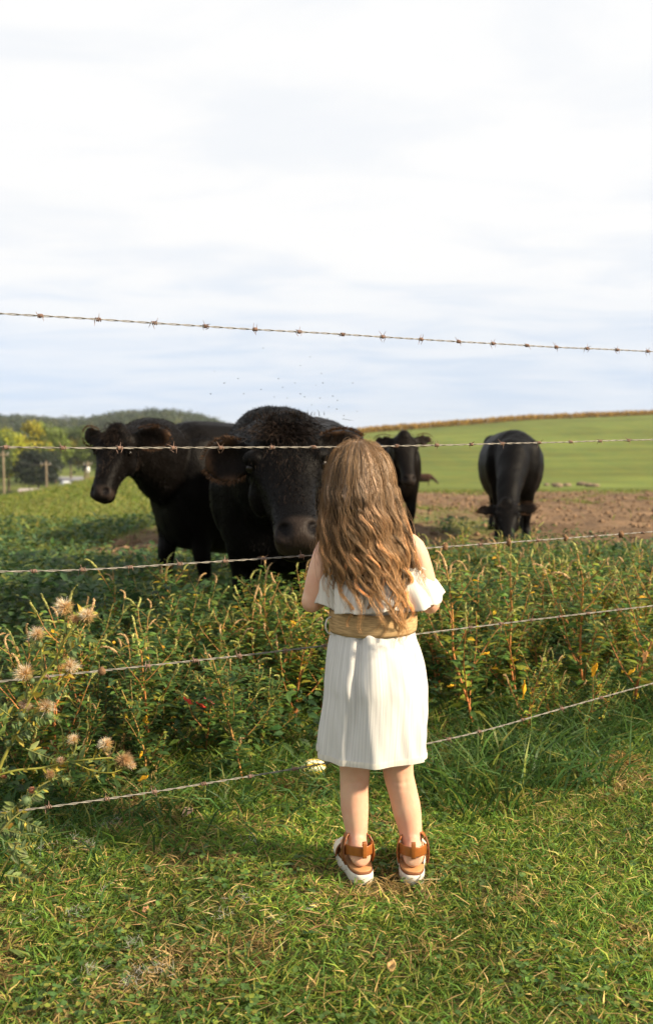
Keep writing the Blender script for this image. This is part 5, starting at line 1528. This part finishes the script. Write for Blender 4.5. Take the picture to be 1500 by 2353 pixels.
cnt = {}
s_ = -.9
pts = []
for s_ in np.arange(-.6, 4.4, .165):
    for o_ in np.arange(.20, 4.1, .165 ):
        sj, oj = s_ + g.normal() * .05, o_ + g.normal() * .05 + .10 * math.sin(s_ * 3.3) * (o_ < .8)
        x = FA[0] + FD[0] * sj + FN[0] * oj; y = FA[1] + FD[1] * sj + FN[1] * oj
        if abs(x) > y * .345 + .12: continue
        if oj < np.interp(750 + x / y * FPX, [0, 1040, 1180, 1500], [.60, .62, .34, .22]): continue
        px = 750 + x / y * FPX
        lim = np.interp(px, [0, 300, 380, 560, 640, 900, 1200, 1500], [1.9, 2.2, 2.9, 2.7, 2.2, 2.9, 3.2, 3.0])
        if oj > lim + g.normal() * .12: continue
        if abs(x + .25) < .36 and y > 4.45: continue               # room for the big cow
        if oj > 1.4 and g.random() < np.interp(px, [600, 1000], [.12, .42]): continue
        if min([9] + [math.hypot(x - a, y - b) for a, b in taken]) < .10: continue
        pts.append((x, y, px, oj))
for x, y, px, oj in pts:
    right = px > 900
    w = int(g.integers(5, 10)) if g.random() < (.62 if right else .26) else int(g.integers(0, 5))
    base = np.interp(px, [0, 500, 900, 1500], [.86, .90, .93, .96]) * np.interp(oj, [.2, .6, .85, 1.2, 3.5], [.5, .66, .88, 1.0, .95]) * (np.interp(oj, [1.5, 2.2], [1, .86]) if px > 900 else 1)
    plant(w, x, y, g.random() * 6.28, base * g.uniform(.78, 1.10), GR if right else GL, 'pigweed thicket right of the girl' if right else 'pigweed thicket left of the girl', (g.normal() * .1, g.normal() * .1))
# dense low leaves filling the thicket
n = 40000
s_ = g.uniform(-1.5, 5.0, n); o_ = g.uniform(.58, 4.0, n)
x = FA[0] + FD[0] * s_ + FN[0] * o_; y = FA[1] + FD[1] * s_ + FN[1] * o_
px = 750 + x / np.maximum(y, .5) * FPX
k_ = (o_ < np.interp(px, [0, 350, 600, 900, 1200, 1500], [2.0, 2.2, 2.3, 3.0, 3.3, 3.1])) & (np.abs(x) < y * .45 + .3) & (np.abs(px - 750) < 1000)
x, y, o_ = x[k_], y[k_], o_[k_]; n = len(x)
zt = g.random(n) ** .8 * np.interp(o_, [.58, .9, 1.2], [.10, .26, .36])
D = np.column_stack([g.normal(size=n), g.normal(size=n), g.normal(.15, .4, n)]); Up = np.column_stack([g.normal(0, .45, n), g.normal(0, .45, n), np.ones(n)])
sz = g.uniform(.022, .052, n)
und = leaves(np.column_stack([x, y, zt]), D, Up, sz, sz * g.uniform(.18, .28, n), mixcol(g, n, [(.040, .085, .024), (.060, .115, .028), (.11, .15, .03)], [.55, .35, .10]), g, .2, .5)
# long grass at the foot of the thicket
m = 13000
s_ = g.uniform(-1.5, 5.0, m); o2 = .34 + g.normal(.22, .16, m) - .30 * smooth(.9, 1.6, s_) * g.random(m)
x2 = FA[0] + FD[0] * s_ + FN[0] * o2; y2 = FA[1] + FD[1] * s_ + FN[1] * o2
k_ = (np.abs(x2) < y2 * .42 + .3); x2, y2 = x2[k_], y2[k_]; m = len(x2)
D = g.normal(size=(m, 3)) * np.array([.45, .45, .1]) + np.array([0, 0, .8])
wr = smooth(.2, .9, x2)
lg = blades(np.column_stack([x2, y2, np.zeros(m)]), D, g.uniform(.06, .15, m) * (1 + .5 * wr), g.uniform(.0016, .0030, m), mixcol(g, m, [(.045, .10, .024), (.075, .14, .026), (.18, .19, .04)], [.5, .38, .12]), g, 1.0)
m = 420
pq = g.uniform(1050, 1430, m); oq = g.uniform(-.06, .30, m)
fq = np.array([fence_xy(a) for a in pq]); x3, y3 = fq[:, 0] + FN[0] * oq, fq[:, 1] + FN[1] * oq
D = g.normal(size=(m, 3)) * np.array([.34, .34, .1]) + np.array([0, 0, .9])
l2 = blades(np.column_stack([x3, y3, np.zeros(m)]), D, g.uniform(.10, .28, m) * np.interp(pq, [1050, 1130, 1380, 1430], [.5, 1, 1, .6]), g.uniform(.0020, .0042, m), mixcol(g, m, [(.050, .11, .026), (.080, .15, .028), (.19, .21, .04)], [.5, .38, .12]), g, 1.1)
stuff('undergrowth', 'dark leafy undergrowth and long grass at the foot of the weeds', 'undergrowth', [und, lg, l2], M_LEAF)

# ---- low ground cover and grass over the field
n = 42000
y = 4.3 + 7.5 * g.random(n) ** 1.4; x = (g.uniform(-.46, .36, n)) * y
px = 750 + x / y * FPX
ofs = fence_off(x, y)
k_ = (dirt_mask(x, y) < .35 + .3 * g.random(n)) & (ofs > np.interp(px, [0, 600, 900, 1500], [1.7, 1.9, 2.7, 2.8])) & ~((px > 1040) & (px < 1290) & (y > 5.5) & (g.random(n) < .85)) & ~((np.abs(x + .2) < .3) & (np.abs(y - 5.3) < 1.0) & (g.random(n) < .6))
x, y = x[k_], y[k_]; n = len(x)
ht = np.interp(y, [4, 5.6, 6.3, 7.5, 10, 15], [.55, .47, .26, .13, .09, .06]) * (.4 + 1.1 * vnoise(x * 1.3, y * 1.0, 61)) 
D = np.column_stack([g.normal(size=n), g.normal(size=n), g.normal(.2, .4, n)]); Up = np.column_stack([g.normal(0, .4, n), g.normal(0, .4, n), np.ones(n)])
sz = g.uniform(.035, .075, n) * np.interp(y, [4, 15], [.9, 1.25])
gc = leaves(np.column_stack([x, y, ground_z(x, y) + ht * g.random(n) ** .7]), D, Up, sz, sz * g.uniform(.2, .3, n), mixcol(g, n, [(.050, .098, .036), (.068, .122, .036), (.13, .165, .036)], [.48, .34, .18]), g, .2, .4)
stuff('ground_cover', 'low leafy ground cover across the near field', 'ground cover', [gc], M_LEAF)
n = 60000
y = 6.5 + 40 * g.random(n) ** 1.6; x = g.uniform(-.40, .36, n) * y
k_ = dirt_mask(x, y) < .25 + .85 * g.random(n) ** 7 + .8 * (vnoise(x * .8, y * .5, 66) > .78); x, y = x[k_], y[k_]; n = len(x)
D = g.normal(size=(n, 3)) * np.array([.5, .5, .1]) + np.array([0, 0, .8])
gs = blades(np.column_stack([x, y, ground_z(x, y)]), D, g.uniform(.05, .13, n) * np.interp(y, [6, 40], [.9, 1.5]), g.uniform(.003, .006, n) * np.interp(y, [6, 40], [.8, 2.5]), mixcol(g, n, [(.105, .145, .026), (.145, .18, .028), (.24, .22, .05)], [.4, .42, .18], .25), g, .7)
stuff('field_grass', 'pasture grass on the field behind the cattle', 'grass', [gs], M_GRASS)
# clods on the bare soil
n = 9000
y = 8.5 + 32 * g.random(n) ** 1.5; x = g.uniform(-.28, .37, n) * y
k_ = dirt_mask(x, y) > .45; x, y = x[k_], y[k_]; n = len(x)
u = unit(np.array([[1, 0, 0], [0, 1, 0], [-1, 0, 0], [0, -1, 0], [0, 0, 1.0], [0, 0, -1]]))
r = .008 + .035 * g.random(n) ** 3 * np.interp(y, [8, 40], [1, 2.2])
V = (np.column_stack([x, y, ground_z(x, y) + r * .2])[:, None, :] + u[None] * r[:, None, None] * g.uniform(.6, 1.35, (n, 6, 1)) * np.array([1.2, 1.2, .8])).reshape(-1, 3)
b = np.arange(n)[:, None] * 6
T3 = np.concatenate([b + np.array([[a, (a + 1) % 4, 4]]) for a in range(4)] + [b + np.array([[(a + 1) % 4, a, 5]]) for a in range(4)])
M_CLOD = simple_mat('soil_clod', (.25, .155, .085), rough=.95, var=.3, scale=8, attr='col')
o = obj('soil_clods', mesh_data('soil_clods', V, [T3], M_CLOD, False, np.repeat(np.array([.25, .155, .085]) * g.uniform(.5, 1.1, (n, 1)) * .72, 6, axis=0)))
tag(o, 'crumbled clods on the bare brown soil behind the grazing cow', 'soil', kind='stuff')
# ------------------------------------------------------------------ thistle on the left, in front of the wires
M_THST = simple_mat('thistle_green', (.10, .14, .04), rough=.6, var=.25, scale=80, attr='col', trans=.15)
M_PAP = simple_mat('thistle_pappus', (.6, .45, .25), rough=.8, var=.15, scale=60, attr='col', trans=.35)
TY = 1.98
def T(px, py, dy=0.0): return np.array(W(px, py, TY + dy))
tb = np.array([T(-60, 1900)[0], TY, 0.0])
th_ = empty('thistle_plant', tuple(tb))
g = np.random.default_rng(91)
STEMS = [([(-75, 2190), (-50, 2000), (-20, 1850), (0, 1765), (30, 1700), (60, 1625), (95, 1560), (125, 1520), (150, 1470), (175, 1430)], .0042, .0020, (.26, .25, .045)),
         ([(60, 1625), (62, 1585), (60, 1555)], .0018, .0015, (.15, .17, .05)),
         ([(95, 1560), (97, 1520), (93, 1470)], .0018, .0014, (.15, .17, .05)),
         ([(125, 1520), (145, 1480), (150, 1430), (150, 1398)], .0018, .0014, (.22, .17, .05)),
         ([(150, 1470), (180, 1440), (200, 1420)], .0017, .0014, (.15, .17, .05)),
         ([(100, 1590), (130, 1570), (150, 1550), (158, 1540)], .0017, .0013, (.22, .22, .045)),
         ([(40, 1685), (70, 1650), (100, 1640), (110, 1630)], .0018, .0014, (.28, .22, .03)),
         ([(-15, 1785), (40, 1770), (95, 1765), (150, 1752), (210, 1745), (255, 1742), (285, 1752)], .0026, .0014, (.24, .24, .04)),
         ([(150, 1752), (170, 1730), (176, 1710)], .0015, .0013, (.15, .18, .05)),
         ([(210, 1745), (232, 1730), (240, 1715)], .0016, .0013, (.15, .18, .05)),
         ([(175, 1755), (215, 1772), (255, 1776), (280, 1768)], .0014, .0011, (.24, .22, .03)),
         ([(25, 1885), (60, 1835), (95, 1805), (135, 1785)], .0022, .0013, (.20, .20, .06)),
         ([(-40, 1950), (-5, 1920), (25, 1885), (70, 1850)], .0026, .0014, (.2, .2, .06)),
         ([(-30, 2060), (10, 1990), (35, 1950), (45, 1935)], .0022, .0014, (.22, .2, .06))]
lv_P, lv_D, lv_L = [], [], []
for pts, r0, r1, c in STEMS:
    p = np.array([T(a, b, g.normal() * .006) for a, b in pts]) - tb
    V, F = tube(p, np.linspace(r0, r1, len(p)), 7, 4)
    obj('stem', mesh_data('stem', V, F, M_THST, True, np.tile(np.array(c), (len(V), 1))), th_)
    S = catmull(p, 12)
    for q in range(3, len(S) - 2, 2):
        d = nv(S[min(q + 1, len(S) - 1)] - S[q - 1]); s = nv(np.cross(d, g.normal(size=3)))
        lv_P.append(S[q]); lv_D.append(nv(s + d * .5)); lv_L.append(g.uniform(.006, .028) * (1.5 if g.random() < .12 else 1))
n = len(lv_P); lv_P, lv_D, lv_L = np.array(lv_P), np.array(lv_D), np.array(lv_L)
sets = [leaves(lv_P, lv_D, g.normal(size=(n, 3)), lv_L, lv_L * .16, mixcol(g, n, [(.10, .14, .04), (.22, .22, .04), (.32, .24, .03)], [.45, .35, .2]), g, .3, .3)]
# longer lobed spiny leaves low on the plant
for (px, py, dx, dy_) in ((30, 1690, 60, -25), (70, 1640, 70, 15), (20, 1760, -40, 60), (110, 1765, 60, 40), (40, 1880, 70, 30), (190, 1750, 35, 40), (5, 1700, -30, -50), (100, 1600, 55, -18), (60, 1720, 75, 30), (150, 1500, 50, -30), (40, 1850, -50, 40), (20, 1960, 60, -20), (30, 1650, -40, -30), (60, 1840, 60, -40), (30, 1960, 55, 45), (-10, 1900, 70, 20), (10, 2010, 60, 10)):
    a = T(px, py) - tb; e = T(px + dx, py + dy_, g.normal() * .03) - tb; ax = e - a; m = 22
    t_ = np.repeat(np.linspace(.1, 1, m // 2), 2); sd = np.tile([1, -1], m // 2)
    s = nv(np.cross(ax, np.array([.2, -1, .3])))
    P = a[None] + ax[None] * t_[:, None]
    D = s[None] * sd[:, None] + nv(ax)[None] * .7 + g.normal(size=(m, 3)) * .25
    L_ = np.full(m, .021) * (1.15 - t_) * g.uniform(.7, 1.3, m) + .003
    sets.append(leaves(P, D, np.tile([.1, -.6, .7], (m, 1)) + g.normal(size=(m, 3)) * .3, L_, L_ * .2, mixcol(g, m, [(.085, .13, .045), (.14, .18, .05), (.30, .24, .03)], [.5, .35, .15]), g, .2, .3))
    V, F = tube([a, a + ax * .5, e], [.0014, .0011, .0005], 5, 4); sets.append((V, F, np.tile(np.array([.20, .22, .06]), (len(V), 1))))
V, F = cat_parts([(v, f) for v, f, c in sets])
o = obj('spiny_leaves', mesh_data('spiny_leaves', V, F, M_THST, False, np.concatenate([c for v, f, c in sets])), th_); o['kind'] = 'stuff'
HEADS = [(147, 1392, 27, (-.25, .15), 'w'), (203, 1412, 28, (.35, .25), 'w'), (172, 1420, 17, (-.1, .5), 'd'), (86, 1455, 20, (-.1, .5), 'w'), (57, 1545, 28, (-.25, .3), 'w'), (163, 1530, 22, (.3, .5), 'w'), (60, 1618, 20, (-.3, .3), 'p'),
         (108, 1622, 25, (.15, .3), 'w'), (169, 1698, 15, (-.3, .5), 'w'), (243, 1708, 25, (.1, .6), 'w'), (285, 1745, 25, (.5, -.2), 'd'), (302, 1758, 17, (.8, -.3), 'w'), (116, 1776, 17, (-.05, .5), 'd'), (141, 1746, 13, (.2, .8), 'p'),
         (72, 1812, 9, (-.3, .9), 'b'), (70, 1470, 9, (-.9, .3), 'v'), (30, 1945, 15, (.1, .9), 'g'), (112, 1640, 14, (.0, 1), 'g'), (50, 1640, 12, (-.3, 1), 'g'), (60, 1835, 16, (.1, 1), 'g'), (20, 1705, 9, (-.2, 1), 'g'), (90, 1478, 10, (0, 1), 'g'), (75, 1562, 8, (0.2, 1), 'g'), (8, 1778, 9, (0, 1), 'b')]
pix = TY / FPX
for px, py, r, (ax_, az_), kind in HEADS:
    R_ = r * pix; up = nv([ax_, -.55, max(az_, .05) + .35]); c0 = T(px, py) - tb - up * R_ * .25
    u = nv(np.cross(up, (.3, .2, 1))); w = np.cross(up, u)
    hd = empty('seed_head' if kind in 'wdp' else 'flower_head', tuple(c0), 0, th_)
    # bristly green bulb
    br = R_ * (.50 if kind in 'wdp' else .85)
    V, F = ellipsoid((0, 0, 0), (br, br, br * 1.05), 12, 9); M_ = np.column_stack([u, w, up]); V = V @ M_.T - up * R_ * .25
    bc = {'w': (.20, .16, .06), 'd': (.16, .10, .045), 'p': (.2, .15, .07), 'b': (.22, .085, .045), 'v': (.12, .15, .05), 'g': (.10, .15, .06)}[kind]
    obj('bulb', mesh_data('bulb', V, F, M_THST, True, np.tile(np.array(bc), (len(V), 1))), hd)
    m = 90 if kind in 'wdp' else 130
    d = unit(g.normal(size=(m, 3))); d = d - up[None] * np.clip((d @ up)[:, None] - .5, 0, 2)
    v_, f_, c_ = blades(-up[None] * R_ * .25 + d * br * .9, unit(d + up[None] * .25), g.uniform(.35, .75, m) * br, np.full(m, br * .05), mixcol(g, m, [bc, (.30, .27, .08)], [.5, .5]), g, .1)
    obj('spines', mesh_data('spines', v_, f_, M_THST, False, c_), hd)['kind'] = 'stuff'
    if kind in 'wdpv':
        m = 420 if kind != 'v' else 120
        rag = g.uniform(.75, 1.25)
        d = unit(g.normal(size=(m, 3)) * g.uniform(.55, 1.1) + u[None] * g.normal() * .35 + up[None] * (1.0 if kind != 'v' else 1.8)); d = np.where((d @ up)[:, None] < -.1, -d, d)
        sidew = np.clip((d @ (u if g.random() < .5 else -u)) * .5 + .5, 0, 1)
        ca = {'w': (.86, .78, .62), 'd': (.55, .36, .18), 'p': (.72, .56, .42), 'v': (.38, .16, .42)}[kind]; cb_ = {'w': (.66, .42, .18), 'd': (.66, .45, .24), 'p': (.40, .2, .1), 'v': (.45, .2, .5)}[kind]
        col = np.where((g.random(m) < sidew)[:, None], np.array(ca), np.array(cb_)) * g.uniform(.7, 1.25, (m, 1))
        v_, f_, c_ = blades(d * R_ * .12, d + g.normal(size=(m, 3)) * .12, R_ * rag * g.uniform(.55, 1.25, m), np.full(m, R_ * .014), col, g, .25)
        obj('pappus' if kind != 'v' else 'petals', mesh_data('pappus', v_, f_, M_PAP, False, c_), hd)['kind'] = 'stuff'
tag(th_, 'spiny thistle with fluffy cream seed heads in front of the wire at left', 'thistle')

# ---- small things lying in the grass
m_g, N, L, P = nmat('striped_gourd')
t = N.new('ShaderNodeTexCoord'); sp_ = N.new('ShaderNodeSeparateXYZ'); L.new(t.outputs['Object'], sp_.inputs[0])
at2 = N.new('ShaderNodeMath'); at2.operation = 'ARCTAN2'; L.new(sp_.outputs['Z'], at2.inputs[0]); L.new(sp_.outputs['Y'], at2.inputs[1])
mu = N.new('ShaderNodeMath'); mu.operation = 'MULTIPLY'; mu.inputs[1].default_value = 7; L.new(at2.outputs[0], mu.inputs[0])
si = N.new('ShaderNodeMath'); si.operation = 'SINE'; L.new(mu.outputs[0], si.inputs[0])
ra = N.new('ShaderNodeValToRGB'); ra.color_ramp.elements[0].color = (.62, .40, .04, 1); ra.color_ramp.elements[0].position = .35; ra.color_ramp.elements[1].color = (.74, .70, .52, 1); ra.color_ramp.elements[1].position = .65
ma = N.new('ShaderNodeMapRange'); ma.inputs['From Min'].default_value = -1; L.new(si.outputs[0], ma.inputs['Value']); L.new(ma.outputs[0], ra.inputs[0]); L.new(ra.outputs[0], P.inputs['Base Color']); P.inputs['Roughness'].default_value = .4
p = ray_ground(720, 1787)
a = np.linspace(0, np.pi, 9)
gd = empty('striped_gourd', (p.x, p.y, .0), R(12))
V, F = loft([(-.040 * math.cos(q), 0, .030, max(.030 * math.sin(q) ** .8, .002), max(.029 * math.sin(q) ** .8, .002)) for q in a], 20, (0, 0, 1), 2)
V[:, 2] -= .030
V[:, 1:] *= (1 + .035 * np.cos(7 * np.arctan2(V[:, 2], V[:, 1])))[:, None]
obj('rind', mesh_data('rind', V, F, m_g), gd, (0, 0, .031))
V, F = tube([(-.040, 0, .031), (-.048, .002, .035), (-.054, .004, .043)], [.004, .003, .0036], 7, 3)
obj('stalk', mesh_data('stalk', V, F, M_STEM, True, np.tile(np.array([.22, .19, .07]), (len(V), 1))), gd)
tag(gd, 'small pale yellow striped gourd in the grass by the skirt hem', 'gourd')

M_DRY = simple_mat('dry_leaf', (.5, .35, .2), rough=.8, var=.2, scale=120, attr='col', trans=.3)
def curled_leaf(name, label, cat, p, ln, wd, rz, col, pitch=.2, group=None, curl=.35):
    n_, m_ = 9, 5; V = []
    for i in range(n_):
        t_ = i / (n_ - 1); w = wd * math.sin(math.pi * (t_ * .93 + .04)) ** .8
        for j in range(m_):
            c = (j / (m_ - 1) - .5) * 2
            V.append(((t_ - .5) * ln, c * w, ln * curl * (t_ - .5) ** 2 + abs(c) ** 1.5 * w * .5 + .003 * math.sin(t_ * 9 + c * 3)))
    i, j = np.meshgrid(np.arange(n_ - 1), np.arange(m_ - 1), indexing='ij')
    F = np.stack([i * m_ + j, (i + 1) * m_ + j, (i + 1) * m_ + j + 1, i * m_ + j + 1], -1).reshape(-1, 4)
    o = obj(name, mesh_data(name, V, [F], M_DRY, True, np.tile(np.array(col), (len(V), 1)) * g.uniform(.85, 1.15, (len(V), 1))), None, p)
    o.rotation_euler = (g.normal() * .25, -pitch, rz); md = o.modifiers.new('thickness', 'SOLIDIFY'); md.thickness = .0008
    tag(o, label, cat, group); return o
q = ray_ground(432, 1876, .02); curled_leaf('dry_leaf', 'pale pinkish dry leaf lying in the grass below the lowest wire', 'leaf', (q.x, q.y, .03), .034, .015, .4, (.62, .42, .30), .5)
q = ray_ground(335, 2095, .02); curled_leaf('dry_leaf', 'tiny orange brown leaf on the lawn left of the girl', 'leaf', (q.x, q.y, .025), .018, .006, .9, (.58, .30, .16), .3)
q = ray_ground(900, 2225, .02); curled_leaf('dry_leaf', 'small tan dry leaf on the lawn below the sandals', 'leaf', (q.x, q.y, .025), .026, .009, 1.3, (.55, .36, .15), .7)
for px, py, Yd, ln, rz, label in ((1367, 1540, 3.30, .050, 1.2, 'bright yellow leaf low in the thicket under the fourth wire on the right'), (1206, 1585, 3.22, .062, 1.5, 'large yellow orange leaf hanging at the foot of the right thicket'),
                                  (1115, 1503, 3.2, .028, .2, 'small yellow leaf beside an orange stem right of the skirt'), (1482, 1508, 3.5, .040, 1.3, 'peach coloured leaf at the right picture edge'),
                                  (1450, 1545, 3.5, .036, .6, 'narrow orange leaf curling near the right picture edge'), (335, 1655, 2.98, .030, 1.3, 'yellow green round leaf on the red stem left of the girl'),
                                  (325, 1735, 2.86, .022, 1.2, 'small yellow leaf above the thistle heads near the ground'), (330, 1790, 2.72, .032, .4, 'yellow leaf below the rightmost thistle head'), (1035, 1577, 3.0, .022, .1, 'tiny yellow leaf at the right side of the skirt')):
    p = W(px, py, Yd); curled_leaf('yellow_leaf', label, 'leaf', p, ln, ln * .24, .3, (.72, .40, .02) if 'peach' not in label else (.72, .42, .18), rz, None)
for px, py, Yd, label in ((432, 1612, 3.0, 'scarlet weed leaf left of a red leaf pair in the dark thicket'), (462, 1622, 3.02, 'scarlet drooping weed leaf in the middle of the left thicket'), (480, 1612, 3.03, 'pinkish red weed leaf right of the scarlet ones')):
    p = W(px, py, Yd); curled_leaf('red_leaf', label, 'leaf', p, .038, .007, g.uniform(-.6, .6), (.50, .055, .025) if 'pink' not in label else (.45, .13, .10), -.5)
p = ray_ground(1350, 1690); curled_leaf('dock_leaf', 'long broad green leaf leaning out of the grass below the right thicket', 'leaf', (p.x + .02, p.y, .075), .17, .020, R(75), (.075, .13, .035), .62)
def tuft(label, px, py, n, sz, cols):
    p = ray_ground(px, py, .03); r = empty('dry_grass_tuft', (p.x, p.y, 0))
    P = g.normal(size=(n, 3)) * np.array([sz * .4, sz * .35, .004]) + np.array([0, 0, .012]); D = g.normal(size=(n, 3)) * np.array([.9, .9, .3]) + np.array([0, 0, .55])
    v_, f_, c_ = blades(P, D, g.uniform(.5, 1.3, n) * sz, g.uniform(.0008, .0016, n), mixcol(g, n, cols, [.5, .5]), g, 1.6)
    obj('straw', mesh_data('straw', v_, f_, M_GRASS, False, c_), r)['kind'] = 'stuff'
    V, F = ellipsoid((0, 0, .006), (sz * .4, sz * .35, .008), 10, 6); V = V + g.normal(size=V.shape) * .002
    obj('root_clump', mesh_data('root_clump', V, F, M_CLOT), r)
    tag(r, label, 'grass tuft', 'dry tufts in the grass')
tuft('dry tan grass tuft near the right picture edge', 1440, 1740, 130, .055, [(.42, .26, .09), (.30, .18, .06)])
tuft('dry straw tuft to the right of the skirt hem', 1150, 1762, 110, .05, [(.45, .33, .13), (.34, .24, .07)])
tuft('brown withered weed tuft under the lowest wire left of the gourd', 650, 1800, 110, .06, [(.26, .15, .06), (.36, .24, .09)])
# ---- flies over the cattle
M_FLY = simple_mat('fly_body', (.02, .02, .02), rough=.5, var=.2)
V, F = ellipsoid((0, 0, 0), (.0028, .0055, .0026), 8, 6); V2, F2 = ellipsoid((0, -.006, .0005), (.0019, .0019, .0019), 7, 5); Va, Fa = cat_parts([(V, F), (V2, F2)])
fb = mesh_data('body', Va, Fa, M_FLY); M_WING = simple_mat('fly_wing', (.35, .35, .36), rough=.3, var=.1, trans=.4)
fwm = [mesh_data('wing', [(s * .001, -.001, .0022), (s * .007, .003, .003), (s * .0055, .0085, .003), (s * .0015, .006, .0026)], [np.array([[0, 1, 2, 3]])], M_WING) for s in (-1, 1)]
FL = [(605, 800), (547, 870), (493, 853), (650, 890), (678, 880), (690, 905), (700, 912), (712, 820), (738, 858), (742, 880), (765, 910), (774, 940), (810, 880), (726, 885), (660, 915), (630, 912), (600, 895), (775, 920), (755, 935), (716, 930), (820, 945), (640, 870), (790, 955), (484, 905), (515, 880), (690, 840), (560, 905), (735, 915)]
for px, py in FL:
    p = W(px, py, g.uniform(3.7, 4.4)); r = empty('fly', p, g.random() * 6.28); r.scale = (.55, .55, .55)
    obj('body', fb, r)
    for m in fwm: obj('wing', m, r)
    tag(r, 'tiny dark fly hovering in the air above the big cow', 'fly', 'flies above the big cow')
# ------------------------------------------------------------------ the air
m_hz = bpy.data.materials.new('air'); m_hz.use_nodes = True
Nh, Lh_ = m_hz.node_tree.nodes, m_hz.node_tree.links
Nh.remove(Nh['Principled BSDF'])
pv = Nh.new('ShaderNodeVolumePrincipled'); pv.inputs['Color'].default_value = (.86, .92, 1.0, 1); pv.inputs['Density'].default_value = .00016; pv.inputs['Anisotropy'].default_value = .2
Lh_.new(pv.outputs[0], Nh['Material Output'].inputs['Volume'])
V, F = box((0, 0, 10), (7400, 7400, 60))
hz = obj('haze', mesh_data('haze', V, F, m_hz, False)); tag(hz, 'thin pale air between the camera and the far hills', 'haze', kind='stuff')
